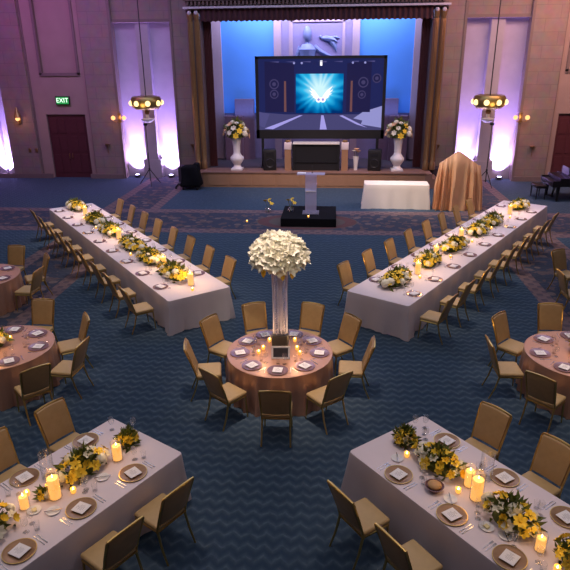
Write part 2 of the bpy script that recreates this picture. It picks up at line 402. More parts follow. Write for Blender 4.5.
    # narrow side of the wall above
pr.box(CX - 5.7, CX + 5.7, 28.05, 29.6, 7.5, 11)
struct('trim_6', pr.mesh('proscenium_wall', M['frame']))
orn2 = MB(); orn2.box(CX - 5.75, CX + 5.75, 27.75, 28.1, 7.66, 7.74, 1)
for k in range(64): orn2.box(CX - 5.6 + k * .175, CX - 5.6 + k * .175 + .09, 27.85, 28.1, 7.80, 7.95)
orn2.box(CX - 5.75, CX + 5.75, 27.82, 28.1, 7.97, 8.05)
for sg in (-1, 1):
    for o in (5.22, 5.52): orn2.ball((CX + sg * o, 27.93, 7.5), .10, 8, 1)  # light on the column capitals, painted in as pale balls
struct('trim_7', orn2.mesh('entablature', M['dentil'], M['ledge'])); struct('trim_8', orn.mesh('proscenium_columns', M['bronze']))
def wavy(x0, x1, y, z0, z1, n, amp, mi=0, fringe=0.):
    mb = MB(); N = n * 6; vs = []; fs = []
    for i in range(N + 1):
        t = i / N; x = x0 + (x1 - x0) * t; yy = y + amp * math.sin(2 * PI * n * t)
        vs += [(x, yy, z0 + fringe * abs(math.sin(2 * PI * n * t * .5))), (x, yy, z1)]
    for i in range(N): fs.append((2 * i, 2 * i + 2, 2 * i + 3, 2 * i + 1))
    return mb.add(vs, fs, mi, True)
for sg, lab in ((-1, 'left'), (1, 'right')):
    one('stage_curtain', wavy(CX + sg * 5.07, CX + sg * 4.70, 28.6, .71, 7.3, 5, .05).mesh('stage_curtain', M['curtain']),
        'dark red pleated stage curtain hanging at the %s of the stage opening' % lab, 'curtain', (0, 0, 0))
one('stage_valance', wavy(CX - 5.05, CX + 5.05, 27.95, 7.12, 7.64, 44, .04, 0, .05).mesh('stage_valance', M['valance']),
    'dark maroon pleated valance hanging across the top of the stage opening', 'valance', (0, 0, 0))
# backdrop at Y = 31
bd = MB()
bd.box(CX - 6.5, CX + 6.5, 31.2, 31.4, .7, 9, 0)
for sg in (-1, 1):
    a = lambda o0, o1: sorted((CX + sg * o0, CX + sg * o1))
    q = a(4.72, 5.4); bd.box(q[0], q[1], 31.0, 31.2, .7, 9, 1)
    q = a(1.75, 2.1); bd.box(q[0], q[1], 31.0, 31.2, .7, 9, 2)
    q = a(2.1, 4.72); bd.box(q[0], q[1], 31.12, 31.2, 3.0, 9, 3)
    q = a(3.15, 4.1); bd.box(q[0], q[1], 30.7, 31.1, .7, 3.7, 4)
    q = a(3.7, 4.6); bd.box(q[0], q[1], 30.4, 31.1, .7, 2.9, 4)
    q = a(1.25, 1.35); bd.box(q[0], q[1], 31.08, 31.2, 1, 9, 2)
struct('trim_9', bd.mesh('stage_backdrop', M['bdpurple'], M['bdpink'], M['bdpink'], M['bdblue'], M['bdblock']))
# relief panel: a seated figure and a bird, in plain generic form
def relief():
    rb = MB(); rb.box(-1.25, 1.25, -.02, .06, 0, 3.1)
    fr_ = MB().box(-1.33, -1.22, -.08, .06, 0, 3.2).box(1.22, 1.33, -.08, .06, 0, 3.2).box(-1.33, 1.33, -.08, .06, 3.1, 3.22)
    fg = MB()
    fg.ball((-.5, -.08, 2.55), .21, 10, 0, 1.75); fg.tube([(-.5, -.03, 2.3), (-.5, -.03, 2.05)], [.1, .13], 8)
    fg.tube([(-.5, -.02, 1.0), (-.5, -.03, 1.3), (-.5, -.03, 1.85), (-.5, -.02, 2.1)], [.30, .30, .44, .24], 12)
    fg.tube([(-.85, -.02, 2.0), (-1.0, -.04, 1.6), (-.9, -.05, 1.15), (-.7, -.05, .95)], [.10, .095, .08, .07], 8)
    fg.tube([(-.15, -.02, 2.0), (.12, -.04, 1.78), (.45, -.05, 1.62), (.8, -.05, 1.45)], [.10, .095, .075, .05], 8)
    fg.tube([(-.6, -.04, 1.0), (-.2, -.06, .9), (.2, -.06, .85), (.3, -.06, .3), (.32, -.06, .02)], [.2, .19, .15, .11, .09], 8)
    bird = MB(); bird.tube([(.18, -.04, 2.38), (.45, -.06, 2.36), (.75, -.06, 2.3), (.95, -.05, 2.2)], [.05, .13, .13, .04], 8)
    bird.tube([(.6, -.05, 2.3), (.85, -.05, 2.0), (.92, -.04, 1.75)], [.1, .11, .02], 8)
    bird.tube([(.62, -.05, 2.35), (.9, -.05, 2.42), (1.1, -.04, 2.35)], [.08, .06, .02], 8); bird.ball((.14, -.05, 2.42), .075, 8)
    thing('relief_panel', 'lilac carved wall relief of a seated figure and bird above the projection screen', 'relief', (CX + .05, 31.13, 4.15), 0,
          [('relief_ground', rb.mesh('relief_ground', M['reliefbg'])), ('frame', fr_.mesh('relief_frame', M['bdpink'])),
           ('carved_figure', fg.mesh('carved_figure', M['relief'])), ('carved_bird', bird.mesh('carved_bird', M['relief']))])
relief()

# projection screen (centre x -0.63, Y 28.3)
def screen():
    W, H = 2.98, 1.82     # half sizes; z measured from the middle
    f = MB(); t = .14
    f.box(-W, W, -.06, .06, H - .12, H).box(-W, W, -.06, .06, -H, -H + .40).box(-W, -W + t, -.06, .06, -H, H).box(W - t, W, -.06, .06, -H, H).box(-W + .02, W - .02, .02, .05, -H, H)
    g = MB(); x0, x1, z0, z1 = -W + t, W - t, -H + .40, H - .12
    P = lambda pts, mi, d: g.poly([(x, -.02 - d * .001, z) for x, z in pts], mi)
    P([(x0, z0), (x1, z0), (x1, z1), (x0, z1)], 0, 0)
    P([(x0, z0), (x1, z0), (x1, -.55), (1.7, -.72), (-1.6, -.72), (x0, -.62)], 1, 1)
    # aisles drawn on the pictured floor
    for a in ([(-2.6, z0 + .06), (-2.2, z0 + .03), (-.8, -.76), (-.95, -.76)], [(.0, z0 + .02), (.33, z0 + .02), (.17, -.76), (.06, -.76)], [(2.2, z0 + .1), (1.7, z0 + .25), (.9, -.78), (1.05, -.76)]): P(a, 2, 2)
    P([(1.55, -.9), (x1, -1.2), (x1, -.35), (2.0, -.6)], 7, 2); P([(x0, z0 + .2), (-2.6, z0 + .1), (-2.35, -.7), (x0, -.6)], 8, 2)
    P([(1.9, z0 + .25), (x1, z0 + .1), (x1, z0 + .45), (2.0, z0 + .5)], 7, 3)
    P([(-2.55, -.62), (-1.2, -.62), (-1.2, z1 - .2), (-2.55, z1 - .1)], 3, 3); P([(1.2, -.62), (2.3, -.62), (2.3, z1 - .1), (1.2, z1 - .2)], 3, 3)
    for x in (-1.62, 1.42):
        P([(x - .05, -.6), (x + .06, -.6), (x + .05, .75), (x - .04, .75)], 4, 4)
    def disc(cx, cz, r, mi, d, r0=0.):
        P([(cx + r * math.cos(2 * PI * k / 20), cz + r * math.sin(2 * PI * k / 20)) for k in range(20)], mi, d)
    for cx, cz, r in ((-2.12, .62, .22), (-2.12, .18, .2), (1.95, .68, .23), (2.55, .85, .2), (1.9, .15, .18)):
        disc(cx, cz, r, 5, 4); disc(cx, cz, r * .78, 3, 5); disc(cx, cz, r * .4, 5, 6)
    for cx in (-1.2, -.85, 1.45, 2.0): disc(cx, z1 - .18, .05, 7, 4)
    P([(-.02, z1 - .3), (.08, z1 - .3), (.08, z1 - .08), (-.02, z1 - .08)], 6, 4)
    for k in range(7):
        x = -2.3 + k * .72; P([(x, z1 - .12), (x + .4, z1 - .16), (x + .42, z1 - .10)], 8, 4)
    cards = g.mesh('screen_image', M['s_dark'], M['s_floor'], M['s_line'], M['s_wall'], M['s_orange'], M['s_ring'], M['s_white'], M['s_grey'], M['s_haze'])
    bs = MB(); bs.poly([(-1.12, -.03, -.66), (1.05, -.03, -.66), (1.05, -.03, 1.06), (-1.12, -.03, 1.06)])
    # winged white emblem: a knot with two spread wings
    em = MB(); E_ = lambda pts, d=0: em.poly([(x, -.035 - d * .001, z) for x, z in pts], 0 if d < 5 else 1)
    for k, (ln, a) in enumerate(((.66, 44), (.60, 33), (.48, 22), (.34, 8))):
        for sg in (-1, 1):
            dx, dz = math.cos(R(a)) * sg, math.sin(R(a)); l2 = ln * (1 if sg > 0 else .9); nx, nz = -dz * sg, dx * sg
            o = (.02 + sg * .08, .08 - k * .02)
            E_([(o[0], o[1]), (o[0] + dx * l2 * .45 - nx * .075, o[1] + dz * l2 * .45 - nz * .075), (o[0] + dx * l2, o[1] + dz * l2), (o[0] + dx * l2 * .5 + nx * .05, o[1] + dz * l2 * .5 + nz * .05)], k)
    for cx in (-.07, .13):
        em.poly([(cx + .13 * math.cos(2 * PI * k / 18), -.04, -.06 + .13 * math.sin(2 * PI * k / 18)) for k in range(18)], 0)
        em.poly([(cx + .06 * math.cos(2 * PI * k / 18), -.042, -.06 + .06 * math.sin(2 * PI * k / 18)) for k in range(18)], 1)
    leg = MB().box(-.06, .06, -.05, .05, -3.15, -H).box(-.09, .09, -.22, .45, -3.18, -3.12).mesh('screen_leg', M['black'])
    thing('projection_screen', 'large black framed screen showing a glowing blue picture with white winged emblem', 'screen', (-.63, 28.35, 3.885), 0,
          [('screen_frame', f.mesh('screen_frame', M['black'])), ('screen_image', cards, (0, 0, 0), (0, 0, 0),
            [('starburst_picture', bs.mesh('starburst_picture', M['s_burst'])), ('winged_emblem', em.mesh('winged_emblem', M['s_white'], M['s_line']))]),
           ('leg', leg, (-2.7, 0.02, 0)), ('leg', leg, (2.7, 0.02, 0))])
screen()

# ------------------------------------------------------------------ flowers
def petal(l, wd, curl, n=3):
    vs = []; fs = []
    for i in range(n + 1):
        t = i / n; wv = wd * math.sin(PI * (.12 + .83 * t)) ; a = curl * t
        x = l * t * math.cos(a * .6); z = l * t * math.sin(R(62) - a)
        vs += [(x, -wv, z), (x, 0, z - wv * .35), (x, wv, z)]
    for i in range(n):
        o = 3 * i; fs += [(o, o + 1, o + 4, o + 3), (o + 1, o + 2, o + 5, o + 4)]
    return vs, fs
def blossom(np_, l, wd, curl, m, layers=1):
    mb = MB()
    for L_ in range(layers):
        for k in range(np_):
            vs, fs = petal(l * (1 - .25 * L_), wd * (1 - .15 * L_), curl * (1 - .4 * L_))
            mb.add(vs, fs, 0, True, Matrix.Rotation(2 * PI * (k + .5 * L_) / np_, 4, 'Z'))
    mb.ball((0, 0, l * .18), l * .16, 6)
    return mb.mesh('blossom', m)
def hydrangea(r, m):
    bm = bmesh.new(); bmesh.ops.create_icosphere(bm, subdivisions=3, radius=r)
    rr = random.Random(3)
    for v in bm.verts:
        k = math.sin(v.co.x * 95 / r * .06) * math.sin(v.co.y * 95 / r * .06) * math.sin(v.co.z * 95 / r * .06 + 1)
        v.co *= 1 + .16 * k + rr.uniform(-.05, .05); v.co.z *= .8
    bm.verts.index_update(); mb = MB().add([v.co.copy() for v in bm.verts], [[v.index for v in f.verts] for f in bm.faces], 0, True); bm.free()
    return mb.mesh('hydrangea', m)
LILY = blossom(6, .085, .024, .9, M['yellow']); LILYP = blossom(6, .08, .026, .8, M['pale']); HYD = hydrangea(.07, M['pale'])
ROSE = blossom(7, .055, .028, .2, M['yellow'], 2); PEACH = blossom(7, .07, .03, .3, M['peach'], 2)
def foliage(lx, ly, lz, n, ll=.13, seed=0, base=.0):
    r = random.Random(seed); mb = MB()
    for i in range(n):
        a = r.uniform(0, 2 * PI); e = r.uniform(0, 1) ** .7 * PI / 2; k = r.uniform(.45, 1.0)
        c = Vector((lx * k * math.cos(a) * math.cos(e), ly * k * math.sin(a) * math.cos(e), base + lz * k * math.sin(e)))
        d = Vector((c.x / lx ** 1.5, c.y / ly ** 1.5, (c.z - base) / lz + .1)).normalized() + Vector((r.uniform(-.6, .6), r.uniform(-.6, .6), r.uniform(-.3, .6)))
        d.normalize(); s_ = d.orthogonal().normalized(); s_ = Matrix.Rotation(r.uniform(0, 6.28), 3, d) @ s_
        l = ll * r.uniform(.6, 1.25); wd = l * .2; nrm = d.cross(s_)
        pts = [c, c + d * l * .4 + s_ * wd + nrm * .01, c + d * l - nrm * l * .2, c + d * l * .4 - s_ * wd + nrm * .01]
        for p_ in pts: p_.z = max(p_.z, base + .004)
        mb.add(pts, [(0, 1, 2, 3)], 0, False)
    mb.ball((0, 0, base + lz * .25), .5, 8, 0, .5, Matrix.Diagonal((lx * 1.1, ly * 1.1, lz * .8, 1))) if False else None
    core = [(max(.001, .8 * math.sin(PI / 2 * (1 - i / 5))), i / 5 * .75) for i in range(6)]
    mb.lathe(core, 12, 0, Matrix.Translation((0, 0, base)) @ Matrix.Diagonal((lx * .85, ly * .85, lz * .85, 1)))
    return mb.mesh('foliage', M['leaf'])
ARR = {}
def arrangement(label, loc, rz, lx, ly, lz, ny, nw, seed, group, big=1., leaves=150):
    key = (lx, ly, lz, leaves, seed % 3)
    if key not in ARR: ARR[key] = foliage(lx, ly, lz, leaves, .13 * big, seed % 3)
    e = thing('flower_arrangement', label, 'flowers', loc, rz, [('foliage', ARR[key])], group)
    r = random.Random(seed * 13 + 5); tot = ny + nw
    kinds = ['y'] * ny + ['w'] * nw; r.shuffle(kinds)
    for i, k in enumerate(kinds):
        # spread evenly over the mound
        u = (i + .5) / tot; el = math.asin(min(1, .10 + .9 * u)); a = i * 2.39996 + r.uniform(-.3, .3)
        n = Vector((math.cos(a) * math.cos(el), math.sin(a) * math.cos(el), math.sin(el)))
        p_ = Vector((lx * n.x, ly * n.y, lz * n.z)) * r.uniform(.88, 1.06); p_.z = max(p_.z, .125 * big if lz > .15 else .06)
        d = Vector((n.x / lx, n.y / ly, n.z / lz + 1.2)).normalized()
        q = d.to_track_quat('Z', 'X').to_euler(); sc = big * r.uniform(.85, 1.25)
        if k == 'y': o = obj('yellow_blossom', LILY if r.random() < .7 else ROSE, e, p_, q, sc)
        else: o = obj('white_blossom', HYD if r.random() < .5 else LILYP, e, p_, q, sc)
    return e

# ------------------------------------------------------------------ prototypes of repeated things
def chair_parts():
    seat = MB().rbox(-.235, .235, -.22, .205, .43, .505, .032, 3)
    def bend(c):
        t = (c.z - .52) / .48
        return (c.x * (.94 + .07 * t), c.y - t * .155 - .25 * (.05 - c.x * c.x), c.z + (.016 * (1 - (c.x / .22) ** 2) if c.z > .9 else 0))
    back = MB().rbox(-.222, .222, -.245, -.198, .525, 1.0, .016, 2, fn=bend)
    fpts = []
    for sg in (-1, 1):
        fpts.append([(sg * .222, -.20, .41), (sg * .222, -.235, .55), (sg * .232, -.31, .78), (sg * .238, -.385, .985), (sg * .228, -.393, 1.008)])
    top = [(-.1, -.401, 1.022), (0, -.404, 1.026), (.1, -.401, 1.022)]
    frame = MB().tube(fpts[0] + top + fpts[1][::-1], .015, 6).tube([(-.22, -.232, .535), (0, -.245, .53), (.22, -.232, .535)], .013, 6)
    apron = MB().tube([(-.22, -.21, .425), (-.225, .17, .425), (-.2, .19, .425), (.2, .19, .425), (.225, .17, .425), (.22, -.21, .425)], .017, 6, closed=True)
    L_ = []
    for sg in (-1, 1):
        L_.append(MB().tube([(sg * .21, .175, .42), (sg * .215, .19, .2), (sg * .22, .205, 0)], [.017, .015, .012], 6).mesh('chair_leg', M['gold']))
        L_.append(MB().tube([(sg * .215, -.205, .42), (sg * .22, -.26, .2), (sg * .225, -.345, 0)], [.017, .015, .012], 6).mesh('chair_leg', M['gold']))
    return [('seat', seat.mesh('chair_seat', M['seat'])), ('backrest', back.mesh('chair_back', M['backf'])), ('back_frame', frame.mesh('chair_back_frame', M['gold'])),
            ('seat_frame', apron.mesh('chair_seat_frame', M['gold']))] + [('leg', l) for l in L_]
CHAIR = chair_parts()
crand = random.Random(11)
def chair(x, y, face, label, group):
    """face = direction (radians) the sitter looks towards"""
    e = thing('banquet_chair', label, 'chair', (x, y, 0), face - PI / 2 + R(crand.uniform(-3, 3)), CHAIR, group)
    return e

def plate_me(r, m):
    return MB().lathe([(.001, .004), (r * .62, .004), (r * .70, .007), (r * .97, .016), (r, .016), (r, .012), (r * .7, .0), (.001, .0)], 28, cap=False).mesh('plate', m)
CHARGER = plate_me(.175, M['charger']); MAUVE = plate_me(.175, M['mauve']); BREADPL = plate_me(.08, M['white']); 
RIM = MB().lathe([(.168, .0165), (.175, .0165), (.175, .019), (.168, .019)], 28, cap=False).mesh('rim', M['gold'])
CARD = MB().rbox(-.08, .08, -.085, .085, 0, .006, .0025, 1).mesh('menu_card', M['card'])
INK = MB()
for i, wd in enumerate((.05, .03, .085, .075, .085, .06)): INK.box(-wd / 2, wd / 2, .05 - i * .018, .054 - i * .018, .006, .0066)
INK = INK.mesh('printed_lines', M['ink'])
NAPK = MB().rbox(-.10, .10, -.08, .08, 0, .024, .010, 2).mesh('napkin', M['napkin'])
NAPFOLD = MB().rbox(-.09, .03, -.074, .074, .022, .030, .003, 1).mesh('napkin_fold', M['napkin'])
FORK = MB().box(-.004, .004, -.09, .03, .001, .004).box(-.011, .011, .03, .05, .001, .004)
for k in range(4): FORK.box(-.011 + k * .0063, -.0075 + k * .0063, .05, .09, .001, .004)
FORK = FORK.mesh('fork', M['silver'])
KHAND = MB().rbox(-.006, .006, -.1, -.01, 0, .008, .003, 1).mesh('knife_handle', M['silver'])
KBLADE = MB().prism([(-.005, -.01), (.006, -.01), (.009, .06), (.004, .105), (-.005, .1)], .002, .004).mesh('knife_blade', M['silver'])
WINE = [('bowl', MB().lathe([(.006, .085), (.03, .10), (.04, .13), (.038, .17), (.032, .2), (.030, .2), (.036, .17), (.037, .13), (.027, .104), (.001, .092)], 14, cap=False).mesh('glass_bowl', M['glass'])),
        ('stem', MB().lathe([(.035, 0), (.035, .003), (.006, .008), (.004, .05), (.006, .087)], 12).mesh('glass_stem', M['glass']))]
TUMB = MB().lathe([(.001, 0), (.028, 0), (.036, .11), (.034, .11), (.026, .008), (.001, .008)], 14, cap=False).mesh('tumbler', M['glass'])
WINE_ONE = MB().lathe([(.001, 0), (.035, 0), (.035, .003), (.006, .008), (.004, .05), (.006, .087), (.03, .10), (.04, .13), (.038, .17), (.032, .2), (.030, .2), (.036, .17), (.037, .13), (.027, .104), (.001, .092)], 14, cap=False).mesh('wine_glass', M['glass'])
def pillar_parts(r, h):
    wax = MB().lathe([(.001, 0), (r, 0), (r, h), (r * .85, h + .004), (r * .5, h - .008), (.001, h - .01)], 16, cap=False).mesh('candle_wax', M['wax'])
    fl = MB().lathe([(.001, 0), (.008, .012), (.006, .026), (.001, .045)], 8).mesh('flame', M['flame'])
    wick = MB().tube([(0, 0, h - .012), (0, 0, h + .01)], .0015, 5).mesh('wick', M['black'])
    return [('wax', wax), ('wick', wick), ('flame', fl, (0, 0, h + .006))]
PIL = pillar_parts(.058, .20); PILS = pillar_parts(.05, .15); PILB = pillar_parts(.066, .27)
def cyl_glass(r, h): return MB().lathe([(.001, 0), (r, 0), (r, h), (r - .004, h), (r - .004, .006), (.001, .006)], 20, cap=False).mesh('glass_cylinder', M['glass'])
CYL = cyl_glass(.072, .27); CYLT = cyl_glass(.080, .36); CYLS = cyl_glass(.062, .2); CYLB = cyl_glass(.082, .36)
VOT = [('glass_cup', MB().lathe([(.001, 0), (.024, 0), (.036, .03), (.034, .065), (.031, .065), (.032, .03), (.02, .006), (.001, .006)], 14, cap=False).mesh('votive_cup', M['amber'])),
       ('wax', MB().lathe([(.001, .006), (.02, .007), (.028, .035), (.001, .036)], 12, cap=False).mesh('votive_wax', M['wax'])),
       ('flame', MB().lathe([(.001, 0), (.010, .012), (.007, .028), (.001, .046)], 8).mesh('flame', M['flame']), (0, 0, .036))]

def light(kind, name, loc, energy, col, **kw):
    l = bpy.data.lights.new(name, kind); l.energy = energy; l.color = col
    aim = kw.pop('aim', None)
    for k, v in kw.items(): setattr(l, k, v)
    o = bpy.data.objects.new(name, l); COL.objects.link(o); o.location = loc
    if aim: o.rotation_euler = (Vector(aim) - Vector(loc)).to_track_quat('-Z', 'Y').to_euler()
    return o

TZ = .765
class Table:
    def __init__(s, c, ang):
        s.c = Vector((c[0], c[1], 0)); s.d = Vector((math.cos(R(ang)), math.sin(R(ang)), 0)); s.n = Vector((s.d.y, -s.d.x, 0)); s.a = R(ang)
    def at(s, a, n, z=TZ): p_ = s.c + s.d * a + s.n * n; return (p_.x, p_.y, z)

def cloth_rect(L, W, name, m, h=TZ, flare=.022, seed=1, rc=.05, folds=9):
    """floor-length cloth over a rectangular table, centre at origin, long axis X"""
    r = random.Random(seed); pts = []
    def side(p0, p1, n):
        for i in range(n): t = i / n; pts.append((p0[0] + (p1[0] - p0[0]) * t, p0[1] + (p1[1] - p0[1]) * t, min(t, 1 - t)))
    x, y = L / 2, W / 2
    nl, nw = max(12, int(L * 7)), max(10, int(W * 10))
    cs = [(x, y), (-x, y), (-x, -y), (x, -y)]; per = []
    for k in range(4):
        a = R(90 * k)
        c0 = cs[k]; sx = 1 if c0[0] > 0 else -1; sy = 1 if c0[1] > 0 else -1
        cc = (c0[0] - sx * rc, c0[1] - sy * rc)
        for j in range(5):
            q = a + R(90) * j / 4; per.append((cc[0] + rc * math.cos(q), cc[1] + rc * math.sin(q), math.cos(q), math.sin(q), 1 - abs(j - 2) / 3))
        nx_ = cs[(k + 1) % 4]; L_ = L if k % 2 == 0 else W; n = nl if k % 2 == 0 else nw
        q = a + R(90); e0 = (per[-1][0], per[-1][1])
        sx2 = 1 if nx_[0] > 0 else -1; sy2 = 1 if nx_[1] > 0 else -1
        e1 = (nx_[0] - sx2 * rc + rc * math.cos(q), nx_[1] - sy2 * rc + rc * math.sin(q))
        for j in range(1, n):
            t = j / n; dist = min(t, 1 - t) * L_
            per.append((e0[0] + (e1[0] - e0[0]) * t, e0[1] + (e1[1] - e0[1]) * t, math.cos(q), math.sin(q), max(0, 1 - dist / .35) * .55))
    N = len(per); ph = [r.uniform(0, 6.28) for _ in range(4)]
    zs = [h, h - .02, h - .2, h - .4, h - .6, .004]; mb = MB(); vs = []; fs = []
    for li, z in enumerate(zs):
        t = (h - z) / h
        for i, (px, py, ux, uy, cn) in enumerate(per):
            s_ = (px - py) * folds / 2.0
            off = t * (flare + .026 * math.sin(s_ * 2.1 + ph[0]) + .024 * math.sin(s_ * 6.3 + ph[1]) + cn * .10) + (.006 if li == 1 else 0)
            vs.append((px + ux * off, py + uy * off, z))
    for li in range(len(zs) - 1):
        for i in range(N):
            j = (i + 1) % N; fs.append((li * N + j, li * N + i, (li + 1) * N + i, (li + 1) * N + j))
    mb.add(vs, fs, 0, True); mb.add([(p_[0], p_[1], h) for p_ in per], [tuple(range(N))], 0, False)
    return mb.mesh(name, m)
def cloth_round(r0, name, m, seed, h=TZ, nf=22):
    r = random.Random(seed); mb = MB(); N = 176; vs = []; fs = []; ph = r.uniform(0, 6)
    zs = [(h, 0), (h - .006, .010), (h - .03, .016), (h - .2, .3), (h - .45, .65), (.004, 1)]
    for z, t in zs:
        for i in range(N):
            q = 2 * PI * i / N
            rr = r0 + (.016 if t > 0 else 0) + max(0, t - .02) * (.02 + .034 * math.sin(nf * q + ph + 1.1 * math.sin(3 * q)) + .016 * math.sin(nf * 2.3 * q))
            vs.append((rr * math.cos(q), rr * math.sin(q), z))
    for li in range(len(zs) - 1):
        for i in range(N):
            j = (i + 1) % N; fs.append((li * N + j, li * N + i, (li + 1) * N + i, (li + 1) * N + j))
    mb.add(vs, fs, 0, True); mb.add([(r0 * math.cos(2 * PI * i / N), r0 * math.sin(2 * PI * i / N), h) for i in range(N)], [tuple(range(N))])
    return mb.mesh(name, m)

# ------------------------------------------------------------------ the two long tables by the stage
def long_table(side, c, ang, L, chairs, plate_lists, arrs, pillars, votives, seed):
    T = Table(c, ang); tn = '%s long white table' % side
    one('tablecloth', cloth_rect(L, 1.5, 'tablecloth', M['cloth'], seed=seed), 'white floor-length cloth over the long banquet table reaching toward the stage on the %s' % side,
        'tablecloth', (c[0], c[1], 0), T.a)
    for sg, a0, pitch, cnt, nn in chairs:
        sd = 'inner' if (sg > 0) == (side == 'left') else 'outer'
        for k in range(cnt):
            p_ = T.at(a0 + pitch * k, sg * nn, 0); face = math.atan2(-sg * T.n.y, -sg * T.n.x)
            chair(p_[0], p_[1], face, 'gold banquet chair, %s from near end on %s side of %s' % (ORD[k], sd, tn), 'chairs along the long tables')
    for sg, a0, pitch, cnt in plate_lists:
        sd = 'inner' if (sg > 0) == (side == 'left') else 'outer'
        for k in range(cnt):
            a = a0 + pitch * k; rz = T.a + (PI / 2 if sg > 0 else -PI / 2)
            rz = math.atan2(T.n.y * sg, T.n.x * sg) + PI / 2
            w_ = '%s from near end, %s side of %s' % (ORD[k], sd, tn)
            one('charger_plate', MAUVE, 'round mauve charger plate, ' + w_, 'plate', T.at(a, sg * .55), 0, 'place settings on the long tables')
            thing('folded_napkin', 'white folded napkin on plate, ' + w_, 'napkin', T.at(a, sg * .55, TZ + .005), rz + R(crand.uniform(-25, 25)), [('napkin_body', NAPK), ('napkin_fold', NAPFOLD)], 'napkins on the long tables')
            one('wine_glass', WINE_ONE, 'clear wine glass at setting ' + w_, 'glass', T.at(a + .17 * (1 if sg > 0 else -1), sg * .41), 0, 'glasses on the long tables')
            one('water_tumbler', TUMB, 'clear water tumbler at setting ' + w_, 'glass', T.at(a - .16 * (1 if sg > 0 else -1), sg * .39), 0, 'glasses on the long tables')
    for k, (a, n, lx) in enumerate(arrs):
        arrangement('yellow and white flower garland with leaves, %s from near end of %s' % (ORD[k], tn), T.at(a, n), T.a, lx, .27, .27, 24 + int(lx * 16), 8 + int(lx * 7), seed + k, 'flowers on the long tables', 1.15, 170)
    for k, (a, n) in enumerate(pillars):
        lab = '%s from near end of %s' % (ORD[k], tn)
        one('glass_cylinder', CYLB, 'clear glass cylinder around a candle, ' + lab, 'glass cylinder', T.at(a, n), 0, 'candle cylinders on the long tables')
        thing('pillar_candle', 'lit glowing pillar candle among flowers, ' + lab, 'candle', T.at(a, n, TZ + .006), 0, PILB, 'pillar candles on the long tables')
        light('POINT', 'candle_light', T.at(a, n, TZ + .42), 11, (1, .58, .22), shadow_soft_size=.08)
    for k, (a, n) in enumerate(votives):
        thing('votive_candle', 'small amber votive candle, %s from near end of %s' % (ORD[k], tn), 'candle', T.at(a, n), 0, VOT, 'votives on the long tables')
    return T
LT = long_table('left', (-6.05, 15.82), 128.6, 10.26, [(-1, -4.45, 1.075, 9, 1.12), (1, -3.98, 1.13, 8, 1.05)],
    [(-1, -4.23, 1.1, 9), (1, -3.9, 1.12, 8)],
    [(-3.75, .0, .62), (-2.3, -.02, .55), (-.95, 0, .6), (.8, 0, .62), (2.35, .02, .55), (4.55, .05, .6)],
    [(-4.5, .08), (-3.02, .05), (.1, .0), (3.45, .02)],
    [(-4.85, -.05), (-1.6, -.28), (-.3, .05), (1.6, -.2), (3.0, -.16), (3.95, .2)], 1)
RT = long_table('right', (3.91, 16.38), 57.75, 10.87, [(1, -5.0, 1.05, 9, 1.12), (-1, -4.5, 1.18, 8, 1.06)],
    [(1, -4.75, 1.12, 9), (-1, -4.45, 1.12, 9)],
    [(-4.35, -.1, .55), (-2.72, -.05, .5), (-1.1, 0, .62), (.75, -.02, .55), (2.0, -.02, .6), (4.55, .05, .55)],
    [(-3.5, .05), (-2.05, -.12), (-.1, -.2), (3.55, .04)],
    [(-3.75, .22), (-1.9, .22), (-.25, .18), (1.4, .16), (3.0, .22), (5.0, .12)], 21)

# ------------------------------------------------------------------ round tables
def round_table(name, c, r0, angs, plates, seed, where, seat_r=1.32):
    one('round_tablecloth', cloth_round(r0, 'round_tablecloth', M['satin'], seed), 'rose gold satin cloth reaching the floor over the %s' % name, 'tablecloth', (c[0], c[1], 0))
    for k, (a, w_, *sr_) in enumerate(angs):
        seat_r = sr_[0] if sr_ else 1.30
        q = R(a); chair(c[0] + seat_r * math.cos(q), c[1] + seat_r * math.sin(q), q + PI, w_ + ' of the ' + name, 'chairs around the round tables')
    for k, (a, w_) in enumerate(plates):
        q = R(a); P = lambda rr, da=0, z=TZ: (c[0] + rr * math.cos(q + da), c[1] + rr * math.sin(q + da), z)
        one('charger_plate', MAUVE, 'mauve charger plate, %s, %s' % (w_, name), 'plate', P(.70), 0, 'plates on the round tables')
        thing('menu_card', 'white menu card on plate, %s, %s' % (w_, name), 'card', P(.70, 0, TZ + .0175), q + PI / 2 + R(crand.uniform(-12, 12)), [('card', CARD), ('printed_lines', INK)], 'menu cards on the round tables')
        one('wine_glass', WINE_ONE, 'clear wine glass, %s, %s' % (w_, name), 'glass', P(.48, .22), 0, 'glasses on the round tables')
        one('water_tumbler', TUMB, 'clear tumbler, %s, %s' % (w_, name), 'glass', P(.46, -.02), 0, 'glasses on the round tables')
        one('fork', FORK, 'silver fork, %s, %s' % (w_, name), 'fork', P(.72, -.30), q + PI / 2, 'cutlery on the round tables')
        thing('knife', 'silver knife, %s, %s' % (w_, name), 'knife', P(.72, .30), q + PI / 2, [('handle', KHAND), ('blade', KBLADE)], 'cutlery on the round tables')
C0 = (-.86, 9.22)
cn = 'central round table'
posn = {273: ('front', 1.37), 231: ('front left', 1.22), 191: ('left, lower', 1.25), 151: ('left, upper', 1.26), 113: ('back left', 1.30), 72: ('back right', 1.30), 38: ('right, upper', 1.28), 0: ('right, lower', 1.25), 311: ('front right', 1.23)}
round_table(cn, C0, .915, [(a, 'gold banquet chair at the ' + w_[0], w_[1]) for a, w_ in posn.items()],
            [(a, w_ + ' place') for a, w_ in ((-88, 'front'), (-127, 'front left'), (-170, 'left lower'), (152, 'left upper'), (118, 'back left'), (73, 'back right'), (37, 'right upper'), (-3, 'right lower'), (-48, 'front right'))], 2, '')
CL = (-5.93, 9.08)
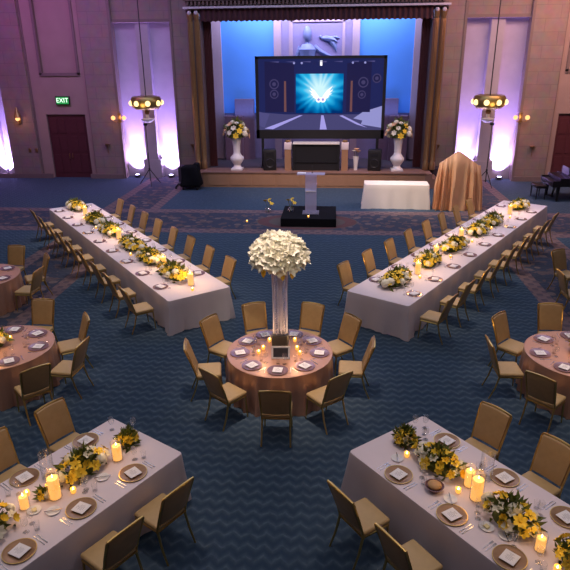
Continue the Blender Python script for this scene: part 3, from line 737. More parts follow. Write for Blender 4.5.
round_table('left round table', CL, .91, [(88, 'gold chair with its back to the stage, behind', 1.25), (35, 'gold banquet chair at the back right', 1.17), (-8, 'gold banquet chair seen sideways at the right', 1.28), (-42, 'gold chair with its back to the camera at front right', 1.32)],
            [(98, 'back place'), (52, 'back right place'), (2, 'right place'), (-50, 'front right place')], 3, '')
CR = (4.37, 9.45)
round_table('right round table', CR, .91, [(138, 'gold banquet chair at the back left', 1.18), (184, 'gold banquet chair seen sideways at the left', 1.22), (90, 'gold chair with its back to the stage, behind', 1.25), (229, 'gold chair with its back to the camera at front left')],
            [(131, 'back left place'), (-177, 'left place'), (-131, 'front left place'), (84, 'back place')], 4, '')
CF = (-8.45, 12.65)
round_table('farthest left table', CF, .91, [(86, 'gold chair standing behind, back to the stage,', 1.28), (36, 'gold banquet chair at the back right', 1.22), (-5, 'gold banquet chair seen sideways at the right', 1.22)],
            [(52, 'back right place'), (-12, 'right place')], 5, '')
for (x, y, a, w_) in ((5.95, 14.35, 300, 'farther'), (5.62, 13.05, 0, 'nearer')):
    chair(x, y, R(a), 'dim gold chair at the right photo edge beyond right round table, the %s one' % w_, 'chairs at the right edge')
# flowers and candles on the side round tables
for nm, c, lf in (('left', CL, (-.12, .02)), ('right', CR, (.05, .05)), ('far left', CF, (-.1, 0))):
    arrangement('low yellow flower centrepiece on the %s round table' % nm, (c[0] + lf[0], c[1] + lf[1], TZ), .4, .22, .20, .25, 16, 6, 41 + len(nm), 'centrepieces on the round tables', 1.1, 110)
    for k, (a, w_) in enumerate(((-60, 'right front'), (-140, 'left front'), (60, 'back'))):
        thing('votive_candle', 'amber votive candle, %s, on the %s round table' % (w_, nm), 'candle', (c[0] + lf[0] + .31 * math.cos(R(a)), c[1] + lf[1] + .31 * math.sin(R(a)), TZ), 0, VOT, 'votives on the round tables')
    light('POINT', 'candle_light', (c[0], c[1] - .2, TZ + .45), 5, (1, .6, .25), shadow_soft_size=.1)
# centre of the middle table: plinth, tall vase, huge white bouquet, framed picture, votives
one('mirrored_plinth', MB().rbox(-.14, .14, -.14, .14, 0, .30, .006, 1).mesh('mirrored_plinth', M['mirror']), 'dark mirrored block under the tall glass vase on the central table', 'plinth', (-.86, 9.36, TZ))
zv = TZ + .30
vase = MB().lathe([(.001, 0), (.13, 0), (.125, .1), (.125, .8), (.15, 1.30), (.146, 1.30), (.121, .8), (.121, .1), (.12, .02), (.001, .02)], 24, cap=False).mesh('vase_glass', M['vaseglass'])
ribs = MB()
for k in range(14):
    q = 2 * PI * k / 14; ribs.tube([(.128 * math.cos(q), .128 * math.sin(q), .03), (.128 * math.cos(q), .128 * math.sin(q), .8), (.15 * math.cos(q), .15 * math.sin(q), 1.28)], .004, 5)
thing('tall_vase', 'tall clear ribbed glass vase on the central round table', 'vase', (-.86, 9.36, zv), 0, [('vase_glass', vase), ('glass_ribs', ribs.mesh('glass_ribs', M['stem']))])
stems = MB(); sr = random.Random(4)
for k in range(11):
    q = sr.uniform(0, 6.28); rr = sr.uniform(.02, .09); stems.tube([(rr * math.cos(q), rr * math.sin(q), .04), (rr * .6 * math.cos(q), rr * .6 * math.sin(q), .8), (rr * 1.2 * math.cos(q), rr * 1.2 * math.sin(q), 1.45)], .006, 5)
ORCH = [blossom(6, .155, .052, c_, M['orchid'], 2) for c_ in (.25, .5)]
BUD = MB().lathe([(.002, -.16), (.035, -.11), (.045, -.04), (.02, .02), (.008, .06)], 8).mesh('bud', M['yellow'])
bq = thing('white_bouquet', 'huge dome of white flowers on top of the tall glass vase', 'flowers', (-.86, 9.36, zv), 0, [('stems', stems.mesh('stems', M['stem']))])
core = MB().lathe([(.001, 1.20), (.30, 1.24), (.40, 1.38), (.36, 1.58), (.2, 1.72), (.001, 1.76)], 16, cap=False).mesh('bouquet_core', M['orchid'])
obj('bouquet_core', core, bq)
for i in range(92):
    u = (i + .5) / 92; zz = 1 - 1.30 * u; a = i * 2.39996; rr = math.sqrt(max(0, 1 - zz * zz)) if zz > -.3 else 1
    n = Vector((rr * math.cos(a), rr * math.sin(a), zz)); kz = .34 if zz > 0 else .36
    p_ = Vector((.44 * n.x, .44 * n.y, 1.44 + kz * n.z)) * 1; d = Vector((n.x, n.y, n.z * 1.1 + .12)).normalized()
    d = (d + Vector((sr.uniform(-.25, .25), sr.uniform(-.25, .25), sr.uniform(-.15, .25)))).normalized()
    obj('white_blossom', ORCH[i % 2], bq, p_ - d * .06, d.to_track_quat('Z', 'X').to_euler(), sr.uniform(.85, 1.12))
for k, a in enumerate((-150, -75, -40, 20, 100, 170)):
    obj('drooping_bud', BUD, bq, (.30 * math.cos(R(a)), .30 * math.sin(R(a)), 1.24), (0, 0, 0), 1.0)
pf = MB().box(-.16, .16, -.012, .012, 0, .028).box(-.16, .16, -.012, .012, .192, .22).box(-.16, -.128, -.012, .012, 0, .22).box(.128, .16, -.012, .012, 0, .22)
ph_ = MB().box(-.13, .13, -.002, .008, .024, .196); fig = MB().prism([(-.07, 0), (.07, 0), (.07, .02), (-.07, .02)], -.0035, -.0025)
thing('picture_frame', 'silver framed dark photograph standing at the centre of the round table', 'picture frame', (-.82, 8.93, TZ + .006), R(3),
      [('frame', pf.mesh('picture_frame', M['white']), (0, 0, 0), (R(-14), 0, 0)), ('photograph', ph_.mesh('photograph', M['photo']), (0, 0, 0), (R(-14), 0, 0)),
       ('easel_back', MB().tube([(0, .04, .17), (0, .11, .005)], .006, 5).mesh('easel_back', M['black']))])
for x, y, w_ in ((-.30, .05, 'left'), (.30, .08, 'right'), (-.22, .36, 'back left'), (.24, .40, 'back right'), (-.36, -.12, 'front left'), (.36, -.10, 'front right')):
    thing('votive_candle', 'amber votive candle at %s of the vase on the central table' % w_, 'candle', (C0[0] + x, C0[1] + y, TZ), 0, VOT, 'votives on the central table')
light('POINT', 'candle_light', (C0[0] - .3, C0[1] - .05, TZ + .35), 4, (1, .6, .25), shadow_soft_size=.1)
light('POINT', 'candle_light', (C0[0] + .3, C0[1] - .05, TZ + .35), 4, (1, .6, .25), shadow_soft_size=.1)

# ------------------------------------------------------------------ the two near tables
def near_table(side, c, ang, chairs, sets, arrs, pillars, votives, breads, glasses, seed):
    T = Table(c, ang); L = 3.9; W = 1.41; tn = 'near %s table' % side
    m_ = T.at(L / 2 - .02, 0, 0)
    one('tablecloth', cloth_rect(L, W, 'tablecloth', M['cloth'], seed=seed), 'white floor-length cloth over the large near table at bottom %s' % side, 'tablecloth', m_, T.a)
    for sg, a, nn, w_ in chairs:
        p_ = T.at(a, sg * nn, 0); face = math.atan2(-sg * T.n.y, -sg * T.n.x)
        chair(p_[0], p_[1], face, 'gold chair, %s, at the %s' % (w_, tn), 'chairs at the near tables')
    for sg, a, nn, w_ in sets:
        out = math.atan2(T.n.y * sg, T.n.x * sg); rz = out + PI / 2; wl = '%s of the %s' % (w_, tn); q = -sg
        thing('charger_plate', 'round copper charger plate, ' + wl, 'plate', T.at(a, sg * nn), 0, [('dish', CHARGER), ('gold_rim', RIM)], 'place settings on the near tables')
        thing('menu_card', 'white printed menu card on plate, ' + wl, 'card', T.at(a, sg * nn, TZ + .0175), rz + R(crand.uniform(-14, 14)), [('card', CARD), ('printed_lines', INK)], 'menu cards on the near tables')
        # seen from the seat: fork to the left, knives to the right
        lf = Vector((math.cos(rz + PI), math.sin(rz + PI), 0))
        ti = Vector((math.cos(out + PI), math.sin(out + PI), 0))
        def at(l, i, z=TZ): p_ = Vector(T.at(a, sg * nn, z)) + lf * l + ti * i; return tuple(p_)
        for k, l in enumerate((.205, .245)): one('fork', FORK, 'silver fork %s the plate, %s' % (('beside', 'farther from')[k], wl), 'fork', at(l, -.03), rz, 'cutlery on the near tables')
        for k, l in enumerate((-.21, -.245)): thing('knife', 'silver knife %s the plate, %s' % (('beside', 'farther from')[k], wl), 'knife', at(l, -.03), rz, [('handle', KHAND), ('blade', KBLADE)], 'cutlery on the near tables')
        thing('wine_glass', 'clear wine glass, ' + wl, 'glass', at(-.20, .20), 0, WINE, 'glasses on the near tables')
        one('water_tumbler', TUMB, 'clear water tumbler, ' + wl, 'glass', at(-.29, .13), 0, 'glasses on the near tables')
    for k, (a, n, lx, ly, lz, ny, nw, w_) in enumerate(arrs):
        arrangement('%s on the %s' % (w_, tn), T.at(a, n), T.a, lx, ly, lz, ny, nw, seed + k * 3, 'flowers on the near tables', .95, 160)
    for k, (a, n, parts, cyl, w_) in enumerate(pillars):
        if cyl: one('glass_cylinder', cyl, 'clear glass cylinder %s, %s' % (w_, tn), 'glass cylinder', T.at(a, n), 0, 'glass cylinders on the near tables')
        if parts:
            thing('pillar_candle', 'lit cream pillar candle %s, %s' % (w_, tn), 'candle', T.at(a, n, TZ + (.006 if cyl else 0)), 0, parts, 'pillar candles on the near tables')
            light('POINT', 'candle_light', T.at(a, n, TZ + .36), 1.6, (1, .58, .22), shadow_soft_size=.06)
    for a, n, w_ in votives:
        thing('votive_candle', 'amber votive candle %s, %s' % (w_, tn), 'candle', T.at(a, n), 0, VOT, 'votives on the near tables')
    for a, n, w_, kind in breads:
        if kind == 'bread':
            bowl = MB().lathe([(.001, 0), (.07, 0), (.10, .04), (.115, .065), (.11, .065), (.095, .04), (.001, .012)], 22, cap=False).mesh('basket', M['mauve'])
            one('bread_bowl', bowl, 'round dark bread bowl %s, %s' % (w_, tn), 'bowl', T.at(a, n))
            one('bread_loaf', MB().ball((0, 0, .055), .085, 10, 0, .45).mesh('bread_loaf', M['bread']), 'round brown bread loaf in the bowl, %s' % tn, 'bread', T.at(a, n, TZ + .012))
        elif kind == 'butter':
            one('small_dish', BREADPL, 'small white butter dish %s, %s' % (w_, tn), 'dish', T.at(a, n))
            one('butter_pat', MB().rbox(-.028, .028, -.028, .028, 0, .022, .004, 1).mesh('butter_pat', M['butter']), 'square pat of butter on the small dish, %s' % tn, 'butter', T.at(a, n, TZ + .004), .6)
        else:
            one('bread_plate', BREADPL, 'small white bread plate %s, %s' % (w_, tn), 'plate', T.at(a, n))
            thing('butter_knife', 'small knife across the bread plate %s, %s' % (w_, tn), 'knife', T.at(a, n, TZ + .0165), T.a + .9, [('handle', KHAND, (0, 0, 0)), ('blade', KBLADE)])
    for a, n, w_ in glasses:
        thing('wine_glass', 'clear wine glass %s, %s' % (w_, tn), 'glass', T.at(a, n), 0, WINE, 'glasses on the near tables')
    return T
near_table('left', (-2.50, 6.615), 239, [(-1, .68, .98, 'first on the front side from the corner'), (-1, 1.45, .98, 'second on the front side from the corner'), (1, .50, 1.01, 'first on the back side from the corner'), (1, 1.38, 1.01, 'second on the back side from the corner')],
    [(-1, .63, .49, 'first on the front edge'), (-1, 1.39, .48, 'second on the front edge'), (-1, 2.16, .48, 'third on the front edge'), (1, .55, .56, 'first on the back edge'), (1, 1.46, .55, 'second on the back edge')],
    [(.95, .08, .34, .20, .24, 20, 10, 'full yellow and white flower arrangement nearest the corner'), (2.2, .06, .30, .24, .26, 16, 8, 'leafy flower arrangement at the left photo edge'), (.25, .03, .11, .11, .17, 10, 3, 'small yellow flower posy at the corner end')],
    [(.55, -.10, PIL, CYL, 'beside the corner flowers'), (1.44, -.06, PILB, CYLT, 'in the middle'), (1.75, .08, PILS, CYLS, 'farthest left'), (1.27, .33, None, CYLT, 'empty, behind the middle candle')],
    [(1.27, -.17, 'right of the middle candle'), (1.62, .24, 'beside the left candle'), (1.40, .14, 'behind the middle candle')],
    [(.90, -.24, 'nearest the corner', 'plate'), (1.60, -.25, 'in the middle', 'plate'), (1.72, -.06, 'beside the plate', 'butter')],
    [(.17, .48, 'at the back of the corner'), (.0, .22, 'near the end edge'), (1.15, -.25, 'in front of the flowers'), (1.85, -.22, 'in front of the left flowers')], 61)
arrangement('small leafy posy with yellow buds on the near left table', Table((-2.48, 6.6), 239).at(1.52, .07), 0, .06, .06, .10, 4, 1, 77, 'flowers on the near tables', .7, 40)
near_table('right', (.85, 6.89), -50.4, [(1, .74, 1.10, 'first on the front side from the corner'), (1, 1.56, 1.12, 'second on the front side from the corner'), (-1, .72, .98, 'first on the back side from the corner'), (-1, 1.63, .99, 'second on the back side from the corner')],
    [(1, .70, .52, 'first on the front edge'), (1, 1.54, .53, 'second on the front edge'), (1, 2.29, .53, 'third on the front edge'), (-1, .59, .50, 'first on the back edge'), (-1, 1.50, .49, 'second on the back edge'), (-1, 2.31, .48, 'third on the back edge')],
    [(.88, .0, .34, .20, .24, 21, 9, 'full yellow and white flower arrangement nearest the corner'), (1.98, .08, .32, .22, .26, 17, 10, 'large flower arrangement with white heads in the middle'), (2.72, .02, .22, .20, .22, 14, 5, 'flower arrangement at the right photo edge'), (.28, -.02, .12, .12, .18, 16, 3, 'small yellow flower posy at the corner end')],
    [(1.32, -.04, PIL, CYL, 'left of the pair'), (1.52, .08, PILB, CYLT, 'right of the pair'), (2.40, .17, PILS, CYLS, 'at the far right'), (1.36, -.30, None, CYLT, 'empty, behind the candle pair')],
    [(.50, .17, 'by the corner posy'), (1.33, .17, 'left of the candle pair'), (2.66, .28, 'near the photo edge')],
    [(1.13, .36, 'between two plates', 'bread'), (.46, .30, 'nearest the corner', 'plate'), (1.36, .34, 'in the middle', 'plate'), (1.88, .36, 'beside the plate', 'butter'), (2.08, .30, 'in front of the large flowers', 'plate')],
    [(.20, -.50, 'at the back of the corner, left'), (.12, -.38, 'at the back of the corner, right'), (1.68, .26, 'in front of the candle pair'), (2.22, .36, 'in front of the small candle')], 91)

# ------------------------------------------------------------------ in front of and on the stage
one('stage_riser', MB().rbox(-1.80, .17, 20.2, 22.15, 0, .3, .012, 1).mesh('stage_riser', M['blackcloth']), 'low black carpeted riser on the carpet in front of the stage', 'riser', (0, 0, 0))
lc = MB().box(-.2, .2, -.012, .012, 0, 1.42).box(-.2, -.18, 0, .22, 0, 1.42).box(.18, .2, 0, .22, 0, 1.42)
thing('acrylic_lectern', 'clear acrylic lectern standing on the black riser', 'lectern', (-.76, 21.0, .3), 0,
      [('column', lc.mesh('lectern_column', M['acrylic'])), ('base', MB().box(-.3, .3, -.16, .34, 0, .03).mesh('lectern_base', M['acrylic'])),
       ('top_shelf', MB().box(-.5, .5, -.22, .22, -.012, .012).mesh('lectern_top', M['acrylic']), (0, .06, 1.44), (0, 0, 0)),
       ('cross_shelf', MB().box(-.19, .19, -.03, .2, .80, .83).mesh('lectern_shelf', M['card']))])
one('paper_sheet', MB().box(-.15, .15, -.11, .11, 0, .03).mesh('paper_sheet', M['card']), 'white papers lying on the left of the clear lectern top', 'paper', (-1.09, 21.0, 1.754))
mic = MB().tube([(0, 0, 0), (0, .0, .12), (0, -.05, .24)], .006, 6).mesh('microphone_neck', M['black'])
thing('microphone', 'small black gooseneck microphone on the clear lectern', 'microphone', (-.72, 21.12, 1.754), 0, [('base', MB().lathe([(.03, 0), (.03, .015)], 10).mesh('microphone_base', M['black'])), ('gooseneck', mic), ('head', MB().ball((0, -.055, .26), .018, 8).mesh('microphone_head', M['black']))])
def bud_vase(loc, label, sc):
    body = MB().lathe([(.001, 0), (.10, 0), (.14, .07), (.10, .16), (.06, .20), (.055, .20), (.09, .15), (.12, .07), (.001, .01)], 14, cap=False).mesh('bowl_vase', M['glass'])
    e = thing('flower_vase', label, 'vase', loc, 0, [('glass_bowl', body)]); rr = random.Random(int(sc * 100))
    st_ = MB()
    for k in range(5):
        q = k * 1.3; st_.tube([(0, 0, .02), (.07 * math.cos(q), .07 * math.sin(q), .26), (.15 * math.cos(q), .12 * math.sin(q), .34 + .05 * k)], .008, 5)
    obj('stems', st_.mesh('stems', M['leaf']), e)
    for k in range(5):
        q = k * 1.3; obj('yellow_blossom', LILY, e, (.15 * math.cos(q), .12 * math.sin(q), .34 + .05 * k), (.5 * math.cos(q), .5 * math.sin(q), 0), 1.3)
    e.scale = (sc, sc, sc)
bud_vase((-1.50, 21.25, .3), 'glass bowl of yellow flowers on the left of the black riser', .9)
bud_vase((-2.46, 22.3, 0), 'glass bowl of yellow flowers on the carpet left of the black riser', .95)
thing('votive_candle', 'small yellow candle alone on the carpet band left of the riser', 'candle', (-3.09, 20.78, 0), 0, VOT)
thing('votive_candle', 'small yellow candle at the front edge of the black riser', 'candle', (-.82, 20.4, .3), 0, VOT)
# white side table and gold draped easel
one('tablecloth', cloth_rect(2.5, .85, 'tablecloth', M['whitecloth'], h=.95, seed=8, flare=.05), 'plain white cloth over the bare side table in front of the stage', 'tablecloth', (2.54, 23.5, 0), R(-2))
def drape():
    mb = MB(); N = 180; vs = []; fs = []; rr = random.Random(5); ph = [rr.uniform(0, 6.28) for _ in range(5)]
    lv = 14
    for l in range(lv + 1):
        t = l / lv
        for i in range(N):
            q = 2 * PI * i / N; cx_, sy = math.cos(q), math.sin(q)
            ex = abs(cx_) ** .55 * (1 if cx_ > 0 else -1); ey = abs(sy) ** .55 * (1 if sy > 0 else -1)
            wx, wy = .78 + .10 * t, .16 + .22 * t
            top = 1.70 + .56 * max(0, 1 - abs(ex * wx + .08) / .80)
            if t < .12: wy *= .4 + t * 5
            z = top * (1 - t) + .004 * t
            fold = (.10 * math.sin(13 * q + ph[0]) + .07 * math.sin(29 * q + ph[1] + 2 * t)) * min(1, t * 2.2)
            x = ex * (wx + fold * .5); y = ey * (wy + fold)
            vs.append((x, y, z))
    for l in range(lv):
        for i in range(N):
            j = (i + 1) % N; fs.append((l * N + j, l * N + i, (l + 1) * N + i, (l + 1) * N + j))
    mb.add(vs, fs, 0, True)
    tb = [vs[i] for i in range(N)]; mb.add(tb, [(i, (i + 1) % N, N - 1 - (i + 1), N - 1 - i) for i in range(N // 2 - 1)], 0, True)
    return mb.mesh('draped_cloth', M['drape'])
one('gold_draped_easel', drape(), 'tall gold satin cloth draped over an easel beside the white side table', 'draped easel', (4.90, 23.2, 0))
# black covered equipment left of the stage
cov = MB()
def covf(c): return (c.x * (1.18 - .22 * c.z) + .05 * math.sin(c.z * 5 + c.y * 3) + .06 * c.z, c.y * (1.1 - .15 * c.z) + .04 * math.sin(c.x * 7 + c.z * 4), c.z + (.07 * c.x if c.z > .7 else 0))
cov.rbox(-.42, .42, -.35, .35, .14, 1.1, .12, 4, fn=covf)
cov.rbox(.18, .44, -.2, .2, 1.0, 1.2, .08, 3)
wh = lambda: MB().tube([(-.03, 0, 0), (.03, 0, 0)], .08, 12).mesh('caster_wheel', M['black'])
foot = MB().tube([(-.3, 0, .2), (-.58, -.03, .22), (-.68, -.05, .1), (-.7, -.05, .02)], [.06, .06, .05, .05], 8).mesh('support_leg', M['black'])
thing('covered_equipment', 'black cloth covered equipment case on the carpet left of the stage steps', 'equipment', (-6.50, 26.55, 0), 0,
      [('black_cover', cov.mesh('black_cover', M['blackcloth'])), ('support_leg', foot, (0, -.05, 0))] + [('caster_wheel', wh(), (x, y, .08)) for x in (-.3, .34) for y in (-.25, .25)])
# urn vases of flowers on the stage
URN = [('urn', MB().lathe([(.001, 0), (.26, 0), (.27, .06), (.19, .12), (.15, .22), (.22, .32), (.32, .48), (.31, .58), (.2, .70), (.16, .80), (.17, 1.1), (.22, 1.42), (.24, 1.48), (.20, 1.48), (.15, 1.1), (.001, 1.05)], 24, cap=False).mesh('urn', M['white'])),
       ('plinth', MB().box(-.27, .27, -.27, .27, 0, .07).mesh('urn_plinth', M['white']))]
for x, lab in ((-4.50, 'left'), (2.98, 'right')):
    thing('urn_vase', 'tall white urn vase on the %s of the stage beside the screen' % lab, 'vase', (x, 27.75, .7), 0, URN, 'white urns on the stage')
    e = thing('urn_flowers', 'spray of peach and white flowers in the %s stage urn' % lab, 'flowers', (x, 27.75, 2.16), 0, [('foliage', foliage(.52, .4, .72, 170, .28, 3, .02))], 'urn flowers')
    rr = random.Random(9 + int(x))
    for k in range(26):
        u = (k + .5) / 26; el = math.asin(u * .95 + .03); a = k * 2.4
        n = Vector((math.cos(a) * math.cos(el), math.sin(a) * math.cos(el), math.sin(el)))
        me, nm = ((PEACH, 'peach_blossom'), (HYD, 'white_blossom'), (LILY, 'yellow_blossom'), (LILYP, 'white_blossom'))[k % 4]
        obj(nm, me, e, (.54 * n.x, .42 * n.y, .06 + .68 * n.z), n.to_track_quat('Z', 'X').to_euler(), rr.uniform(1.6, 2.2))
# console under the screen
thing('stage_console', 'wide black open-fronted console with pale top edge under the screen', 'console', (-.77, 27.75, .7), 0,
      [('body', MB().box(-1.1, 1.1, -.2, .3, 0, 1.2).box(-1.1, -1.0, -.26, -.2, 0, 1.2).box(1.0, 1.1, -.26, -.2, 0, 1.2).mesh('console_body', M['black'])),
       ('top_edge', MB().rbox(-1.08, 1.08, -.30, .32, 1.2, 1.27, .02, 2).mesh('console_top', M['ivory'])), ('shelf', MB().box(-1.0, 1.0, -.25, -.2, .38, .40).mesh('console_shelf', M['darkmetal']))])
POST = [('shaft', MB().box(-.15, .15, -.15, .15, 0, .95).mesh('post_shaft', M['stagewood'])), ('cap', MB().rbox(-.17, .17, -.17, .17, .95, 1.28, .03, 2).mesh('post_cap', M['cloth'])),
        ('finial', MB().rbox(-.12, .12, -.12, .12, 1.28, 1.38, .03, 2).mesh('post_finial', M['bronze']))]
for x, lab in ((-2.08, 'left'), (.56, 'right')): thing('wooden_post', 'square wooden post with pale cap on the %s of the black console' % lab, 'post', (x, 27.72, .7), 0, POST, 'posts beside the console')
SPK = [('cabinet', MB().rbox(-.3, .3, -.25, .25, 0, .95, .03, 2).mesh('speaker_cabinet', M['black'])),
       ('woofer', MB().lathe([(.22, 0), (.20, .02), (.06, -.04), (.001, -.02)], 20, 0, Matrix.Translation((0, -.25, .34)) @ Matrix.Rotation(R(90), 4, 'X'), cap=False).mesh('woofer', M['darkmetal'])),
       ('horn', MB().box(-.18, .18, -.265, -.25, .68, .84).mesh('horn', M['darkmetal']))]
for x, lab in ((-2.95, 'left of the left wooden post'), (1.95, 'right of the right wooden post')): thing('loudspeaker', 'black loudspeaker on the stage, ' + lab, 'speaker', (x, 27.75, .7), R(8 if x < 0 else -8), SPK, 'stage speakers')
e = thing('slim_vase', 'slim pale vase with blue and orange flowers under the right of the screen', 'vase', (1.08, 27.8, .7), 0, [('vase_body', MB().lathe([(.001, 0), (.08, 0), (.10, .3), (.14, .62), (.12, .62), (.08, .3), (.001, .05)], 14, cap=False).mesh('slim_vase', M['white'])),
          ('stems', MB().tube([(0, 0, .1), (.02, 0, .9)], .01, 5).tube([(0, 0, .1), (-.08, 0, .85)], .01, 5).tube([(0, 0, .1), (.1, 0, .8)], .01, 5).mesh('stems', M['leaf']))])
for k, (dx, dz, me) in enumerate(((.02, .9, PEACH), (-.08, .85, LILYP), (.1, .8, PEACH))): obj('orange_blossom' if me is PEACH else 'white_blossom', me, e, (dx, 0, dz), (0, 0, 0), 2)

# grand piano and its bench, right
def piano():
    out = [(0, 0), (0, 1.5), (1.5, 1.5), (2.1, 1.25), (2.35, .95), (2.2, .68), (1.75, .55), (1.3, .3), (1.0, .02), (.6, 0)]
    body = MB().prism(out, .62, .96).mesh('piano_body', M['blackgloss'])
    lid = MB().prism([(x * 1.0 + .35 if x < .3 else x * 1.01, y) for x, y in out], .965, .995).mesh('piano_lid', M['blackgloss'])
    kb = MB().box(-.28, 0, 0, 1.5, .60, .70).box(-.28, 0, 0, .1, .70, .85).box(-.28, 0, 1.4, 1.5, .70, .85).mesh('keyboard_bed', M['blackgloss'])
    keys = MB().rbox(-.27, 0, .1, 1.4, .70, .80, .02, 2).mesh('key_lid', M['blackgloss'])
    leg = MB().lathe([(.05, 0), (.06, .1), (.05, .14), (.075, .45), (.085, .62)], 10).mesh('piano_leg', M['blackgloss'])
    desk = MB().box(.42, .46, .35, 1.15, .99, 1.32, mtx=None).box(.36, .42, .35, 1.15, .99, 1.01).mesh('music_desk', M['blackgloss'])
    ly = MB().tube([(.1, .68, .62), (.02, .7, .12)], .02, 6).tube([(.1, .82, .62), (.02, .8, .12)], .02, 6).box(-.06, .06, .64, .86, .08, .14).mesh('pedal_lyre', M['blackgloss'])
    thing('grand_piano', 'black grand piano standing on the blue carpet at the right edge', 'piano', (9.25, 24.55, 0), 0,
          [('body', body), ('lid', lid), ('keyboard', kb, (0, 0, 0), (0, 0, 0), [('key_lid', keys)]), ('leg', leg, (.0, .12, 0)), ('leg', leg, (.0, 1.38, 0)), ('leg', leg, (1.95, .95, 0)), ('music_desk', desk), ('pedal_lyre', ly)])
    bt = MB().rbox(-.22, .22, -.42, .42, .46, .58, .03, 2).mesh('bench_top', M['blackgloss']); bl = MB().tube([(0, 0, 0), (0, 0, .47)], [.02, .03], 6).mesh('bench_leg', M['blackgloss'])
    thing('piano_bench', 'black padded bench in front of the grand piano keyboard', 'bench', (8.70, 25.35, 0), 0, [('bench_top', bt)] + [('leg', bl, (x, y, 0)) for x in (-.17, .17) for y in (-.36, .36)])
piano()

# ------------------------------------------------------------------ lamps on and in front of the wall
def pendant(x, lab):
    ring = MB().lathe([(.001, -.26), (.30, -.29), (.52, -.27), (.66, -.15), (.71, .02), (.70, .18), (.64, .29), (.50, .33), (.001, .30)], 30, cap=False).mesh('lamp_ring', M['oldgold'])
    chain = MB().tube([(0, 0, .16), (0, 0, 7.3)], .025, 6).mesh('hanging_rod', M['darkmetal'])
    stem = MB().lathe([(.10, -.5), (.13, -.38), (.08, -.3), (.10, -.16)], 12).mesh('drop_stem', M['bronze'])
    dish = MB().lathe([(.001, -.90), (.16, -.86), (.30, -.76), (.32, -.70), (.08, -.66), (.08, -.5)], 18, cap=False).mesh('glass_dish', M['white'])
    bulb = MB().ball((0, 0, 0), .125, 10).mesh('globe_bulb', M['bulb'])
    bulbs = [('globe_bulb', bulb, (.685 * math.cos(R(a)), .685 * math.sin(R(a)), .02)) for a in (-157, -113, -68, -23, 23, 68, 113, 157)]
    thing('pendant_lamp', 'round gold pendant lamp ring with glowing globes hanging on the %s of the stage' % lab, 'lamp', (x, 28.1, 3.70), 0,
          [('lamp_ring', ring), ('hanging_rod', chain), ('drop_stem', stem), ('glass_dish', dish)] + bulbs, 'pendant lamps')
    light('POINT', 'pendant_light', (x, 27.3, 3.55), 9, (1, .62, .3), shadow_soft_size=.2)
pendant(-8.75, 'left'); pendant(6.95, 'right')
def tripod(x, y, lab):
    leg = MB().tube([(0, 0, .75), (0, -.55, .02)], [.022, .018], 6).mesh('tripod_leg', M['black']); pole = MB().tube([(0, 0, .2), (0, 0, 1.5), (0, 0, 1.5), (0, 0, 2.75)], [.024, .024, .017, .017], 8).mesh('tripod_pole', M['black'])
    thing('tripod_stand', 'thin black tripod light stand below the %s pendant lamp' % lab, 'tripod', (x, y, 0), 0,
          [('pole', pole), ('collar', MB().lathe([(.045, .72), (.045, .80)], 10).mesh('collar', M['black'])), ('head', MB().rbox(-.09, .09, -.06, .06, 2.75, 2.86, .02, 2).mesh('tripod_head', M['black']))] + [('leg', leg, (0, 0, 0), (0, 0, R(a))) for a in (20, 140, 260)], 'tripod stands')
tripod(-8.68, 27.45, 'left'); tripod(7.05, 27.6, 'right')
def sconce(x, y, z, lab, two):
    back = MB().rbox(-.08, .08, -.03, .03, -.25, .22, .02, 2).mesh('back_plate', M['bronze']); parts = [('back_plate', back)]
    for dx in ((-.27, .27) if two else (0,)):
        parts.append(('arm', MB().tube([(dx * .1, 0, -.12), (dx * .6, -.1, -.2), (dx, -.16, -.14)], .018, 6).mesh('sconce_arm', M['bronze'])))
        parts.append(('globe_bulb', MB().ball((dx, -.16, 0), .105, 10).mesh('sconce_globe', M['sconce'])))
    if not two: parts.append(('shade', MB().lathe([(.17, .05), (.03, .55)], 14, 0, Matrix.Translation((0, -.14, 0)), cap=False).mesh('sconce_shade', M['bronze'])))
    thing('wall_sconce', lab, 'wall lamp', (x, y, z), 0, parts, 'wall sconces')
    light('POINT', 'sconce_light', (x, y - .5, z), 7, (1, .5, .2), shadow_soft_size=.12)
sconce(-10.38, 28.86, 2.98, 'double glowing wall sconce left of the left pendant lamp', True)
sconce(8.62, 28.86, 2.98, 'double glowing wall sconce right of the right pendant lamp', True)
sconce(-15.45, 28.82, 2.95, 'single glowing wall sconce with pointed shade at far left', False)
WL = [('cup', MB().lathe([(.001, -.1), (.05, 0), (.13, .12), (.12, .12), (.001, .02)], 12, cap=False).mesh('wall_cup', M['bronze'])), ('stem', MB().tube([(0, .02, -.35), (0, 0, -.08)], .015, 6).mesh('wall_cup_stem', M['bronze']))]
for x, y, z, lab in ((CX + 5.85, 28.86, 1.6, 'small unlit bronze wall cup between stage column and right niche'), (CX + 10.25, 28.84, 1.55, 'small unlit bronze wall cup left of the right door'),
                     (CX - 5.95, 28.86, 1.6, 'small unlit bronze wall cup right of the left niche'), (CX - 10.25, 28.84, 1.6, 'small unlit bronze wall cup right of the left door')):
    thing('wall_cup', lab, 'wall ornament', (x, y, z), 0, WL, 'wall cups')
for x, lab in ((-15.2, 'left of the pair'), (-14.85, 'right of the pair')):
    one('wall_plate', MB().rbox(-.07, .07, -.01, .01, 0, .2, .008, 1).mesh('wall_plate', M['bronze']), 'small bronze wall plate left of the left door, ' + lab, 'wall plate', (x, 28.885, 1.3), 0, 'wall plates')
